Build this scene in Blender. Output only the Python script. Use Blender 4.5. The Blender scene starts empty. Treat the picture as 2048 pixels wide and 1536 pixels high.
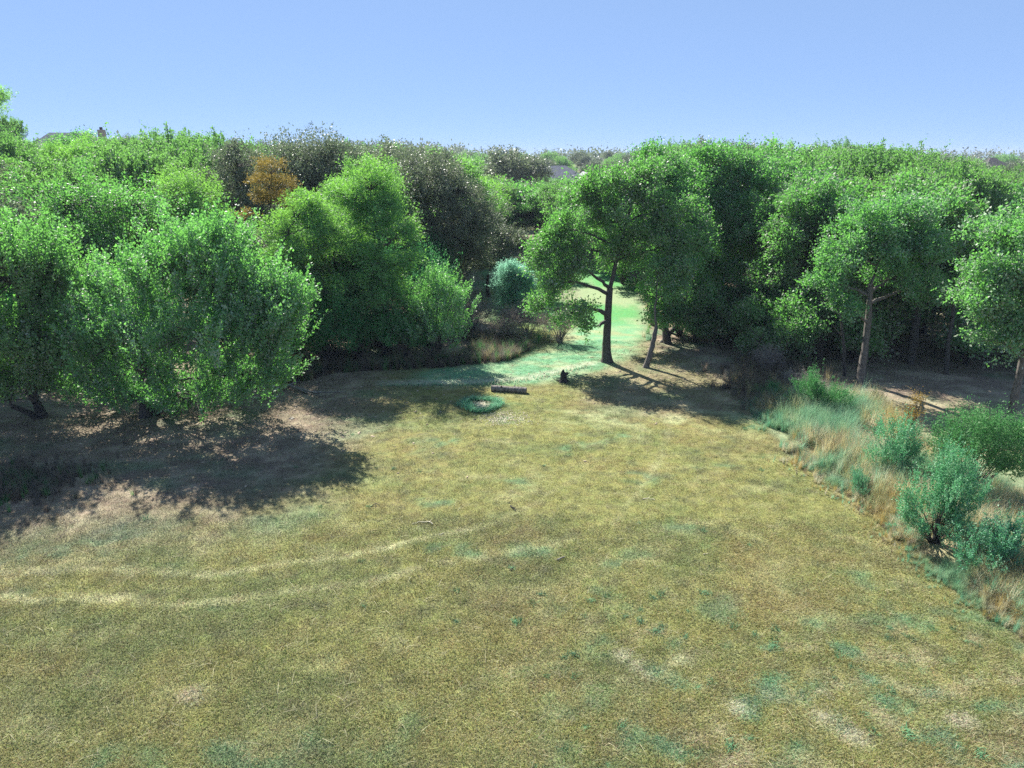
import bpy, math
import numpy as np

# ------------------------------------------------------------------ camera, sky, sun, exposure
SC = bpy.context.scene
COL = SC.collection
RNG = np.random.default_rng(7)
R = math.radians

cam_d = bpy.data.cameras.new("camera")
cam_d.sensor_width = 36.0
cam_d.lens = 24.96
cam_d.clip_start = 0.1
cam_d.clip_end = 6000.0
cam = bpy.data.objects.new("camera", cam_d)
COL.objects.link(cam)
cam.location = (0.0, 0.0, 11.0)
cam.rotation_euler = (R(90 - 18.0), 0.0, 0.0)
SC.camera = cam

SUN_EL, SUN_AZ = R(43.0), R(-29.0)          # sun ahead of the camera, to the left
world = bpy.data.worlds.new("World")
SC.world = world
world.use_nodes = True
wn = world.node_tree.nodes
wl = world.node_tree.links
bg = wn.get("Background") or wn.new("ShaderNodeBackground")
sky = wn.new("ShaderNodeTexSky")
sky.sky_type = 'NISHITA'
sky.sun_disc = False
sky.sun_elevation = SUN_EL
sky.sun_rotation = SUN_AZ
sky.altitude = 8000.0
sky.air_density = 1.0
sky.dust_density = 0.0
sky.ozone_density = 10.0
gam = wn.new("ShaderNodeGamma"); gam.inputs["Gamma"].default_value = 0.25      # flat, pale, evenly graded summer sky
tin = wn.new("ShaderNodeVectorMath"); tin.operation = 'MULTIPLY'; tin.inputs[1].default_value = (1.40, 1.76, 2.38)
wl.new(sky.outputs["Color"], gam.inputs["Color"]); wl.new(gam.outputs["Color"], tin.inputs[0]); wl.new(tin.outputs[0], bg.inputs["Color"])
bg.inputs["Strength"].default_value = 0.10

sun_d = bpy.data.lights.new("sun", 'SUN')
sun_d.energy = 5.0
sun_d.angle = R(0.53)
sun_d.color = (1.0, 0.955, 0.88)
sun = bpy.data.objects.new("sun", sun_d)
COL.objects.link(sun)
sv = (math.sin(SUN_AZ) * math.cos(SUN_EL), math.cos(SUN_AZ) * math.cos(SUN_EL), math.sin(SUN_EL))
import mathutils
sun.rotation_euler = mathutils.Vector(sv).to_track_quat('Z', 'Y').to_euler()
sun.location = (0, 0, 60)

SC.view_settings.view_transform = 'Standard'
SC.view_settings.look = 'None'
SC.view_settings.gamma = 1.0
SC.view_settings.use_curve_mapping = False
SC.view_settings.exposure = 1.42
cy = SC.cycles
cy.max_bounces = 5
cy.diffuse_bounces = 2
cy.glossy_bounces = 1
cy.transmission_bounces = 2
cy.volume_bounces = 0
cy.caustics_reflective = False
cy.caustics_refractive = False
cy.use_denoising = False
cy.denoiser = 'OPENIMAGEDENOISE'
cy.denoising_input_passes = 'RGB_ALBEDO_NORMAL'
cy.denoising_prefilter = 'ACCURATE'
cy.sample_clamp_indirect = 4.0

# ------------------------------------------------------------------ small helpers
def nrm(v):
    return v / np.maximum(np.linalg.norm(v, axis=-1, keepdims=True), 1e-9)

def rsph(n):
    return nrm(RNG.normal(size=(n, 3)))

def _hash(ix, iy, s):
    h = (ix * 374761393 + iy * 668265263 + s * 982451653) & 0xFFFFFFFF
    h = ((h ^ (h >> 13)) * 1274126177) & 0xFFFFFFFF
    return ((h ^ (h >> 16)) & 0xFFFF) / 65535.0

def vnoise(x, y, s=0):
    x = np.asarray(x, float); y = np.asarray(y, float)
    ix = np.floor(x).astype(np.int64); iy = np.floor(y).astype(np.int64)
    fx = x - ix; fy = y - iy
    fx = fx * fx * (3 - 2 * fx); fy = fy * fy * (3 - 2 * fy)
    a = _hash(ix, iy, s); b = _hash(ix + 1, iy, s); c = _hash(ix, iy + 1, s); d = _hash(ix + 1, iy + 1, s)
    return (a * (1 - fx) + b * fx) * (1 - fy) + (c * (1 - fx) + d * fx) * fy

def fbm(x, y, s=0, o=4):
    t = 0; w = 0.5; tot = 0
    for k in range(o):
        t = t + w * vnoise(x * 2 ** k + 17.3 * k, y * 2 ** k - 9.1 * k, s + k); tot += w; w *= 0.5
    return t / tot

def sstep(a, b, x):
    t = np.clip((x - a) / (b - a), 0, 1)
    return t * t * (3 - 2 * t)

def pldist(x, y, pts):
    """distance of points to a polyline on the ground"""
    d = np.full(np.shape(x), 1e9)
    for (x0, y0), (x1, y1) in zip(pts[:-1], pts[1:]):
        vx, vy = x1 - x0, y1 - y0
        t = np.clip(((x - x0) * vx + (y - y0) * vy) / (vx * vx + vy * vy), 0, 1)
        d = np.minimum(d, np.hypot(x - x0 - t * vx, y - y0 - t * vy))
    return d

def terrain(x, y):
    x = np.asarray(x, float); y = np.asarray(y, float)
    z = 6.0 * sstep(15, 75, -x) * sstep(38, 105, y)
    z = z + 0.35 * (fbm(x / 14, y / 14, 5, 3) - 0.5) * sstep(4, 20, np.hypot(x, y))
    z = z + 6.0 * (fbm(x / 160, y / 160, 8, 2) - 0.5) * sstep(150, 500, np.hypot(x, y))
    z = z - 0.5 * sstep(12.5, 17, x) * (1 - sstep(24, 34, y))
    return z

def tz(x, y):
    return float(terrain(x, y))

def mesh_np(name, V, F, mat=None, mats=None, midx=None, smooth=False, attrs=None):
    """V (n,3) float, F (m,k) int - every face has k corners"""
    me = bpy.data.meshes.new(name)
    V = np.asarray(V, np.float32); F = np.asarray(F, np.int32)
    m, k = F.shape
    me.vertices.add(len(V)); me.vertices.foreach_set("co", V.ravel())
    me.loops.add(m * k); me.loops.foreach_set("vertex_index", F.ravel())
    me.polygons.add(m); me.polygons.foreach_set("loop_start", np.arange(0, m * k, k, dtype=np.int32))
    if mat: me.materials.append(mat)
    for q in mats or (): me.materials.append(q)
    if midx is not None: me.polygons.foreach_set("material_index", np.asarray(midx, np.int32))
    for an, (dom, ty, arr) in (attrs or {}).items():
        a = me.attributes.new(an, ty, dom)
        a.data.foreach_set({'FLOAT': 'value', 'FLOAT_VECTOR': 'vector', 'FLOAT_COLOR': 'color'}[ty], np.asarray(arr, np.float32).ravel())
    me.update(calc_edges=True)
    if smooth: me.polygons.foreach_set("use_smooth", np.ones(m, dtype=bool))
    return me

def link(name, data, parent=None, **props):
    o = bpy.data.objects.new(name, data)
    COL.objects.link(o)
    if parent: o.parent = parent
    for k, v in props.items(): o[k] = v
    return o

def thing(name, label, cat, loc=(0, 0, 0), rz=0.0, group=None, data=None):
    o = link(name, data)
    o.location = loc; o.rotation_euler = (0, 0, rz)
    o["label"] = label; o["category"] = cat
    if group: o["group"] = group
    return o

def dup(root, loc, rz, sc, label, group=None, tilt=(0, 0)):
    c = root.copy(); COL.objects.link(c)
    c.location = loc; c.rotation_euler = (tilt[0], tilt[1], rz); c.scale = sc
    c["label"] = label
    if group: c["group"] = group
    elif "group" in c: del c["group"]
    for ch in root.children:
        d = ch.copy(); COL.objects.link(d); d.parent = c
    return c

# ------------------------------------------------------------------ materials
def newmat(name):
    m = bpy.data.materials.new(name); m.use_nodes = True
    nt = m.node_tree; nt.nodes.clear()
    out = nt.nodes.new("ShaderNodeOutputMaterial")
    return m, nt.nodes, nt.links, out

def ramp(n, stops):
    r = n.new("ShaderNodeValToRGB")
    e = r.color_ramp.elements
    while len(e) > 1: e.remove(e[-1])
    e[0].position = stops[0][0]; e[0].color = (*stops[0][1], 1)
    for p, c in stops[1:]:
        q = e.new(p); q.color = (*c, 1)
    return r

def leaf_mat(name, stops, trans=(0.10, 0.34, 0.05), tfac=0.34, rough=0.5, spec=0.35, var=0.05):
    m, n, l, out = newmat(name)
    at = n.new("ShaderNodeAttribute"); at.attribute_name = "tint"
    rp = ramp(n, stops); l.new(at.outputs["Fac"], rp.inputs[0])
    oi = n.new("ShaderNodeObjectInfo")
    hs = n.new("ShaderNodeHueSaturation")
    mr = n.new("ShaderNodeMapRange"); mr.inputs[3].default_value = 0.5 - var * 0.6; mr.inputs[4].default_value = 0.5 + var * 0.5
    l.new(oi.outputs["Random"], mr.inputs[0]); l.new(mr.outputs[0], hs.inputs["Hue"])
    mv = n.new("ShaderNodeMapRange"); mv.inputs[3].default_value = 1 - var * 3; mv.inputs[4].default_value = 1 + var * 3
    mm = n.new("ShaderNodeMath"); mm.operation = 'FRACT'
    mk = n.new("ShaderNodeMath"); mk.operation = 'MULTIPLY'; mk.inputs[1].default_value = 7.31
    l.new(oi.outputs["Random"], mk.inputs[0]); l.new(mk.outputs[0], mm.inputs[0]); l.new(mm.outputs[0], mv.inputs[0])
    l.new(mv.outputs[0], hs.inputs["Value"]); l.new(rp.outputs[0], hs.inputs["Color"])
    pb = n.new("ShaderNodeBsdfPrincipled")
    pb.inputs["Roughness"].default_value = rough
    pb.inputs["Specular IOR Level"].default_value = spec
    l.new(hs.outputs[0], pb.inputs["Base Color"])
    tr = n.new("ShaderNodeBsdfTranslucent")
    mx = n.new("ShaderNodeMix"); mx.data_type = 'RGBA'; mx.inputs["Factor"].default_value = 0.85
    l.new(hs.outputs[0], mx.inputs["A"]); mx.inputs["B"].default_value = (*trans, 1)
    l.new(mx.outputs["Result"], tr.inputs["Color"])
    ms = n.new("ShaderNodeMixShader"); ms.inputs[0].default_value = tfac
    l.new(pb.outputs[0], ms.inputs[1]); l.new(tr.outputs[0], ms.inputs[2]); l.new(ms.outputs[0], out.inputs[0])
    return m

def bark_mat(name, c1, c2, scale=6.0):
    m, n, l, out = newmat(name)
    tc = n.new("ShaderNodeTexCoord"); mp = n.new("ShaderNodeMapping"); mp.inputs["Scale"].default_value = (scale, scale, scale * 0.3)
    ns = n.new("ShaderNodeTexNoise"); ns.inputs["Scale"].default_value = 3.0; ns.inputs["Detail"].default_value = 6
    l.new(tc.outputs["Object"], mp.inputs[0]); l.new(mp.outputs[0], ns.inputs[0])
    rp = ramp(n, [(0.35, c1), (0.65, c2)]); l.new(ns.outputs[0], rp.inputs[0])
    pb = n.new("ShaderNodeBsdfPrincipled"); pb.inputs["Roughness"].default_value = 0.9
    bp = n.new("ShaderNodeBump"); bp.inputs["Strength"].default_value = 0.8; bp.inputs["Distance"].default_value = 0.03
    l.new(ns.outputs[0], bp.inputs["Height"]); l.new(bp.outputs[0], pb.inputs["Normal"])
    l.new(rp.outputs[0], pb.inputs["Base Color"]); l.new(pb.outputs[0], out.inputs[0])
    return m

def plain_mat(name, c, rough=0.8, noise=0.15, scale=4.0, spec=0.3):
    m, n, l, out = newmat(name)
    tc = n.new("ShaderNodeTexCoord"); ns = n.new("ShaderNodeTexNoise"); ns.inputs["Scale"].default_value = scale; ns.inputs["Detail"].default_value = 5
    l.new(tc.outputs["Object"], ns.inputs[0])
    a = tuple(max(0, q * (1 - noise * 2)) for q in c); b = tuple(q * (1 + noise * 2) for q in c)
    rp = ramp(n, [(0.3, a), (0.7, b)]); l.new(ns.outputs[0], rp.inputs[0])
    pb = n.new("ShaderNodeBsdfPrincipled"); pb.inputs["Roughness"].default_value = rough; pb.inputs["Specular IOR Level"].default_value = spec
    l.new(rp.outputs[0], pb.inputs["Base Color"]); l.new(pb.outputs[0], out.inputs[0])
    return m

def attr_mat(name, attr, ty, trans=0.3, rough=0.7, fine=0.0, bump=0.0, spec=0.25):
    """colour from a colour attribute, with fine grain"""
    m, n, l, out = newmat(name)
    at = n.new("ShaderNodeAttribute"); at.attribute_type = ty; at.attribute_name = attr
    src = at.outputs["Color"]
    pb = n.new("ShaderNodeBsdfPrincipled"); pb.inputs["Roughness"].default_value = rough; pb.inputs["Specular IOR Level"].default_value = spec
    if fine:
        ge = n.new("ShaderNodeNewGeometry")
        cols = []
        n1 = n.new("ShaderNodeTexNoise"); n1.inputs["Scale"].default_value = 9.0; n1.inputs["Detail"].default_value = 8; n1.inputs["Roughness"].default_value = 0.72
        n2 = n.new("ShaderNodeTexNoise"); n2.inputs["Scale"].default_value = 2.3; n2.inputs["Detail"].default_value = 5; n2.inputs["Roughness"].default_value = 0.65
        l.new(ge.outputs["Position"], n1.inputs[0]); l.new(ge.outputs["Position"], n2.inputs[0])
        m1 = n.new("ShaderNodeMapRange"); m1.inputs[1].default_value = 0.25; m1.inputs[2].default_value = 0.75; m1.inputs[3].default_value = 1 - fine; m1.inputs[4].default_value = 1 + fine
        l.new(n1.outputs[0], m1.inputs[0])
        hs = n.new("ShaderNodeHueSaturation"); l.new(src, hs.inputs["Color"]); l.new(m1.outputs[0], hs.inputs["Value"])
        m2 = n.new("ShaderNodeMapRange"); m2.inputs[1].default_value = 0.3; m2.inputs[2].default_value = 0.7; m2.inputs[3].default_value = 0.48; m2.inputs[4].default_value = 0.53
        l.new(n2.outputs[0], m2.inputs[0]); l.new(m2.outputs[0], hs.inputs["Hue"])
        src = hs.outputs[0]
        if bump:
            bp = n.new("ShaderNodeBump"); bp.inputs["Strength"].default_value = bump; bp.inputs["Distance"].default_value = 0.06
            l.new(n1.outputs[0], bp.inputs["Height"]); l.new(bp.outputs[0], pb.inputs["Normal"])
    l.new(src, pb.inputs["Base Color"])
    if trans:
        tr = n.new("ShaderNodeBsdfTranslucent"); l.new(src, tr.inputs["Color"])
        ms = n.new("ShaderNodeMixShader"); ms.inputs[0].default_value = trans
        l.new(pb.outputs[0], ms.inputs[1]); l.new(tr.outputs[0], ms.inputs[2]); l.new(ms.outputs[0], out.inputs[0])
    else:
        l.new(pb.outputs[0], out.inputs[0])
    return m

EM = (0.045, 0.20, 0.05)      # emerald leaf
GY = (0.10, 0.12, 0.075)      # dull grey-green leaf
M = {}
M['elm'] = leaf_mat("elm_leaf", [(0.15, (0.063, 0.101, 0.055)), (0.36, (0.127, 0.222, 0.111)), (0.54, (0.179, 0.306, 0.157)), (0.68, (0.266, 0.304, 0.224)), (0.86, (0.426, 0.426, 0.373))], trans=(0.271, 0.782, 0.110))
M['broad'] = leaf_mat("broad_leaf", [(0.15, (0.060, 0.093, 0.051)), (0.36, (0.110, 0.190, 0.091)), (0.54, (0.161, 0.273, 0.132)), (0.68, (0.217, 0.227, 0.169)), (0.86, (0.352, 0.352, 0.299))], trans=(0.241, 0.722, 0.091))
M['forest'] = leaf_mat("forest_leaf", [(0.15, (0.064, 0.094, 0.055)), (0.36, (0.121, 0.185, 0.097)), (0.54, (0.180, 0.269, 0.142)), (0.68, (0.207, 0.218, 0.165)), (0.86, (0.295, 0.295, 0.248))], trans=(0.271, 0.662, 0.100), var=0.07, spec=0.15, rough=0.55)
M['willow'] = leaf_mat("willow_leaf", [(0.0, (0.086, 0.155, 0.067)), (0.5, (0.160, 0.316, 0.128)), (1.0, (0.274, 0.437, 0.217))], trans=(0.301, 0.682, 0.070), rough=0.55, tfac=0.42)
M['grey'] = leaf_mat("grey_leaf", [(0.0, (0.08, 0.095, 0.065)), (0.5, (0.16, 0.185, 0.12)), (0.85, (0.23, 0.245, 0.18)), (1.0, (0.31, 0.30, 0.24))], trans=(0.20, 0.28, 0.13), tfac=0.28, rough=0.5, spec=0.35)
M['ochre'] = leaf_mat("ochre_leaf", [(0.0, (0.13, 0.08, 0.025)), (0.5, (0.26, 0.18, 0.04)), (1.0, (0.32, 0.25, 0.07))], trans=(0.42, 0.30, 0.06), rough=0.6)
M['teal'] = leaf_mat("teal_leaf", [(0.0, (0.05, 0.13, 0.07)), (0.4, (0.09, 0.27, 0.14)), (0.65, (0.16, 0.36, 0.20)), (0.9, (0.36, 0.44, 0.30))], trans=(0.14, 0.48, 0.18))
M['pale'] = leaf_mat("pale_teal_stem", [(0.0, (0.13, 0.28, 0.19)), (0.5, (0.21, 0.42, 0.30)), (1.0, (0.34, 0.54, 0.41))], trans=(0.32, 0.66, 0.45), rough=0.7, tfac=0.6)
M['juniper'] = leaf_mat("juniper_leaf", [(0.0, (0.04, 0.11, 0.05)), (0.5, (0.07, 0.24, 0.08)), (0.85, (0.14, 0.36, 0.12)), (1.0, (0.26, 0.40, 0.2))], trans=(0.10, 0.36, 0.10), rough=0.6)
M['dry'] = leaf_mat("dry_brush", [(0.0, (0.14, 0.13, 0.115)), (0.5, (0.24, 0.22, 0.19)), (0.85, (0.26, 0.22, 0.17)), (1.0, (0.42, 0.37, 0.3))], trans=(0.25, 0.2, 0.15), tfac=0.2, rough=0.8)
M['bark'] = bark_mat("dark_bark", (0.035, 0.03, 0.026), (0.09, 0.08, 0.07))
M['bark2'] = bark_mat("grey_bark", (0.07, 0.06, 0.052), (0.17, 0.15, 0.13))
M['deadwood'] = bark_mat("weathered_wood", (0.10, 0.09, 0.08), (0.30, 0.27, 0.24))
M['char'] = bark_mat("blackened_wood", (0.008, 0.008, 0.008), (0.03, 0.027, 0.024))
M['ground'] = attr_mat("ground_cover", "col", 'GEOMETRY', trans=0, rough=0.95, fine=0.42, bump=0.7, spec=0.05)
M['lawn'] = attr_mat("lawn_blade", "col", 'INSTANCER', trans=0.25, rough=0.6)
M['tall'] = attr_mat("tall_grass_blade", "col", 'INSTANCER', trans=0.55, rough=0.6)

# ------------------------------------------------------------------ ground
LAWN_R = [(11.2, 31.4), (10.8, 28.2), (10.4, 25.3), (11.1, 23.3), (11.4, 21.7), (11.6, 20.0), (11.8, 18.5), (11.8, 17.0), (12.1, 15.6), (12.2, 14.2), (12.4, 12.8)]

LAWN_L = [(-34, 24), (-30, 27), (-22.2, 28.8), (-19.3, 29.4), (-16.0, 29.4), (-13.5, 31.4), (-11.6, 33.7), (-9.9, 35.8), (-7.1, 36.7), (-3.3, 36.7), (-0.7, 38.2), (0.6, 41.0), (-1.2, 45), (-2.0, 50), (-2.6, 60), (-3.5, 75), (-5, 90)]
TRACKS = [
 [(-20, 17.1), (-14.0, 16.9), (-8.6, 16.9), (-4.6, 17.8), (-1.1, 19.3), (1.8, 22.1), (4.4, 25.5), (5.7, 28.2)],
 [(-20, 15.9), (-13.1, 15.6), (-8.6, 15.5), (-5.6, 16.0), (-1.7, 17.3), (1.9, 18.8), (5.1, 21.3), (8.1, 25.5), (9.3, 27.6)],
 [(3.2, 19.5), (4.6, 22.5), (6.3, 27.0), (6.9, 29.5)],
]
PATH = [(-2.6, 34.9), (-0.6, 35.6), (2.1, 37.2), (4.6, 40.3), (6.6, 45.3), (7.6, 51.5), (8.0, 57.4), (8.5, 70)]
DIRT = [(-6.5, 33.9), (-4.2, 34.0), (-1.6, 34.2), (0.7, 34.9), (2.3, 36.0), (4.2, 37.6)]
XR_Y = [0, 12.8, 14.2, 15.6, 17.0, 18.5, 20.0, 21.7, 23.3, 25.3, 28.2, 31.4, 33.7, 35.8, 38.2, 40.3, 43.9, 48.2, 55.3, 75, 100]
XR_X = [13, 12.4, 12.2, 12.1, 11.8, 11.8, 11.6, 11.4, 11.1, 10.4, 10.8, 11.2, 11.4, 11.0, 10.2, 8.8, 8.8, 9.3, 10.5, 12, 14]
XL_Y = [0, 24, 27, 28.8, 29.4, 31.4, 33.7, 35.8, 36.7, 38.2, 41.0, 45, 50, 60, 75, 90]
XL_X = [-60, -34, -27, -22.2, -17.0, -13.5, -11.6, -9.9, -4.5, -0.7, 0.6, -1.2, -2.0, -2.6, -3.5, -5]

def lerpc(a, b, t):
    t = np.asarray(t)[..., None]
    return a * (1 - t) + np.asarray(b) * t

def ground_cols(x, y):
    """the colour of what grows or lies at a spot of ground (its own colour, plus a painted shade tint by the near trees)"""
    x = np.asarray(x, float); y = np.asarray(y, float)
    wx = x + 0.6 * (fbm(x / 2, y / 2, 21, 3) - 0.5); wy = y + 0.6 * (fbm(x / 2, y / 2, 22, 3) - 0.5)
    c = np.zeros(x.shape + (3,)) + np.array([0.216, 0.216, 0.074])
    n1 = fbm(wx / 2.4, wy / 1.6, 31, 5); n2 = fbm(wx / 0.9, wy / 0.6, 32, 4); n3 = fbm(wx / 3.5, wy / 2.2, 33, 4)
    n4 = fbm(wx / 0.45, wy / 0.35, 34, 2); n5 = fbm(wx / 2.4, wy / 1.5, 35, 4)
    c = lerpc(c, [0.145, 0.170, 0.062], sstep(0.40, 0.70, n1) * 0.75)
    c = lerpc(c, [0.225, 0.165, 0.075], sstep(0.50, 0.75, n3) * 0.4)
    c = lerpc(c, [0.32, 0.31, 0.145], sstep(0.54, 0.85, n2) * 0.6)
    c = lerpc(c, [0.10, 0.25, 0.13], sstep(0.62, 0.78, n5) * sstep(0.40, 0.65, n4) * 0.6)
    c = lerpc(c, [0.115, 0.120, 0.060], sstep(0.62, 0.80, n4) * 0.6)
    # worn, thin and weedy lower right corner
    w = sstep(-2, 5, x) * sstep(17.5, 13.0, y)
    c = lerpc(c, [0.40, 0.37, 0.22], w * sstep(0.56, 0.76, fbm(wx / 0.5, wy / 0.35, 41, 4)) * 0.7)
    c = lerpc(c, [0.08, 0.24, 0.14], w * sstep(0.60, 0.72, fbm(wx / 0.6, wy / 0.45, 42, 3)) * 0.65)
    for (bx, by, br, bs) in [(2.65, 13.5, .22, .5), (2.8, 13.15, .2, .5), (3.0, 12.85, .2, .5), (6.3, 11.6, .25, .4), (6.75, 11.15, .3, .45), (6.6, 12.3, .16, .3), (4.6, 12.0, .22, .25), (9.0, 11.8, .25, .35), (-6.7, 12.4, .2, .25), (3.9, 13.4, .2, .3)]:
        d = np.hypot((wx - bx) / 1.3, (wy - by)) / br + 0.7 * (n4 - 0.5)
        c = lerpc(c, [0.46, 0.44, 0.30], sstep(1.0, 0.4, d) * 0.8)
    # straw-pale wheel tracks
    for k, tr in enumerate(TRACKS):
        d = pldist(wx, wy, tr)
        c = lerpc(c, [0.46, 0.45, 0.25], sstep(0.20, 0.03, d) * (0.45 + 0.55 * sstep(0.35, 0.65, n2)) * (0.5 + 0.5 * sstep(0.3, 0.6, n4)) * (1.0 if k < 2 else 0.45) * sstep(9, -3, x + (3 if k < 2 else -99)))
    # paler flush in front of the tree shade
    w = sstep(2.6, 0.0, np.abs(y - 29.3)) * sstep(0.5, 3.5, x)
    c = lerpc(c, [0.34, 0.36, 0.17], w * sstep(0.42, 0.66, n2) * 0.9)
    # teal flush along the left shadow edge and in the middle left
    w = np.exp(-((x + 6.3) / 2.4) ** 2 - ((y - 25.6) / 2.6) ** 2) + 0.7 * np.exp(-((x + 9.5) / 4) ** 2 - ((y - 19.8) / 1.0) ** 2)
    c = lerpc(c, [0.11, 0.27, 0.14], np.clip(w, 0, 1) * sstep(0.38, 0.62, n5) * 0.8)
    # mown green way up to the gap
    d = pldist(x, y, PATH) + 1.0 * (n1 - 0.5)
    g = sstep(3.4, 1.6, d) * sstep(32.8, 34.6, y + 0.25 * n2)
    gc = lerpc(np.zeros(c.shape) + np.array([0.15, 0.32, 0.17]), [0.31, 0.37, 0.22], sstep(0.40, 0.70, n2) * 0.7)
    gc = lerpc(gc, [0.33, 0.29, 0.16], sstep(0.56, 0.80, fbm(wx / 2.2, wy / 1.0, 52, 4)) * 0.6)
    c = lerpc(c, gc, g)
    d = pldist(wx, wy, DIRT)
    c = lerpc(c, [0.40, 0.42, 0.30], sstep(0.75, 0.15, d) * (0.45 + 0.5 * n4))
    # clearing behind
    w = sstep(44, 50, y) * sstep(120, 95, y) * sstep(-16, -6, x) * sstep(22, 12, x)
    gc = lerpc(np.zeros(c.shape) + np.array([0.11, 0.29, 0.10]), [0.30, 0.31, 0.19], np.clip(sstep(0.44, 0.62, fbm(wx / 3, wy / 2.5, 61, 4)) * 0.7 + sstep(4, -2, x) * 0.5 * sstep(0.3, 0.6, n1), 0, 1))
    gc = lerpc(gc, [0.18, 0.14, 0.115], sstep(72, 80, y) * 0.9)
    c = lerpc(c, gc, w)
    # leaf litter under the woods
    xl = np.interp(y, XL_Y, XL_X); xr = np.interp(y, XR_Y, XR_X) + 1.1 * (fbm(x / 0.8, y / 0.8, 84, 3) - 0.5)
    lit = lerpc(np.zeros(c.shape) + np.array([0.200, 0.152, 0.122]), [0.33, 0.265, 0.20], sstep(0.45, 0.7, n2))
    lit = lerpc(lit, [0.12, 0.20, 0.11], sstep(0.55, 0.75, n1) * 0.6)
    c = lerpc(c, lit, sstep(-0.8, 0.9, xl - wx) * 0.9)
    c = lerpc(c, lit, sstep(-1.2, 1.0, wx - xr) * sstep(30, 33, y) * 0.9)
    w = sstep(3.5, 1, np.abs(y - 28.9)) * sstep(12, 16, x)
    c = lerpc(c, [0.20, 0.30, 0.17], w * sstep(0.40, 0.60, n1) * 0.8)
    # rough strip beyond the mown edge
    st = lerpc(np.zeros(c.shape) + np.array([0.33, 0.29, 0.17]), [0.24, 0.19, 0.10], sstep(0.4, 0.65, n2))
    st = lerpc(st, [0.14, 0.24, 0.13], sstep(0.52, 0.7, n1) * 0.5)
    c = lerpc(c, st, sstep(-0.3, 0.5, wx - xr) * sstep(32, 29.5, y))
    # lawn browned where the near trees' shade falls: shade tone painted into the colour
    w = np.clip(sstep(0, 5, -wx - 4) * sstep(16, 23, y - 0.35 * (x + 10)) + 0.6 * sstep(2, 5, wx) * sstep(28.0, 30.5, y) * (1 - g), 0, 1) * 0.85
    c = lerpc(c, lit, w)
    # far country
    w = sstep(110, 150, y)
    far = lerpc(np.zeros(c.shape) + np.array([0.26, 0.22, 0.13]), [0.10, 0.16, 0.07], sstep(0.4, 0.6, fbm(x / 30, y / 30, 71, 3)))
    c = lerpc(c, far, w)
    return np.clip(c, 0, 1)

def axis(a, b, step, lo, hi, g=1.28):
    m = list(np.arange(a, b + step / 2, step))
    s = step; q = m[-1]
    while q < hi: s *= g; q += s; m.append(q)
    s = step; q = m[0]
    while q > lo: s *= g; q -= s; m.insert(0, q)
    return np.array(m)

gx = axis(-24, 24, 0.2, -1500, 1500, 1.22)
gy = axis(9, 47, 0.18, -60, 1500, 1.18)
GX, GY = np.meshgrid(gx, gy)
GZ = terrain(GX, GY)
nx, ny = len(gx), len(gy)
V = np.stack([GX.ravel(), GY.ravel(), GZ.ravel()], 1)
i = (np.arange(ny - 1)[:, None] * nx + np.arange(nx - 1)[None, :]).ravel()
F = np.stack([i, i + 1, i + nx + 1, i + nx], 1)
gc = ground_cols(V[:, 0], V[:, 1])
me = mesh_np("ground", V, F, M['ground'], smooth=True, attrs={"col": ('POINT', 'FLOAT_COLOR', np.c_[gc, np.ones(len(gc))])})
link("ground", me, kind="structure")

# ------------------------------------------------------------------ scattered grass (geometry nodes on a point cloud mesh)
def blade_tuft(name, n, rad, h, w, lean, mat, seg=2, hv=0.35):
    a = RNG.uniform(0, 2 * np.pi, n); r = rad * np.sqrt(RNG.uniform(0, 1, n))
    b = np.stack([r * np.cos(a), r * np.sin(a), np.full(n, -0.01)], 1)
    d = RNG.normal(size=(n, 2)); d = d / np.linalg.norm(d, axis=1, keepdims=True)
    hh = h * RNG.uniform(1 - hv, 1 + hv, n); ln = lean * RNG.uniform(0.2, 1.2, n) * hh
    s = np.stack([-d[:, 1], d[:, 0], np.zeros(n)], 1)
    V = []; F = []
    for k in range(seg + 1):
        t = k / seg
        p = b + np.c_[d * (ln * t ** 1.8)[:, None], hh * (t - 0.28 * lean * t ** 2.5)]
        ww = w * (1 - 0.92 * t) * 0.5
        V += [p - s * ww, p + s * ww]
    V = np.stack(V, 1).reshape(-1, 3)
    base = np.arange(n)[:, None] * (2 * (seg + 1))
    F = np.concatenate([base + np.array([2 * k, 2 * k + 1, 2 * k + 3, 2 * k + 2]) for k in range(seg)], 1).reshape(-1, 4)
    return mesh_np(name, V, F, mat)

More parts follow.
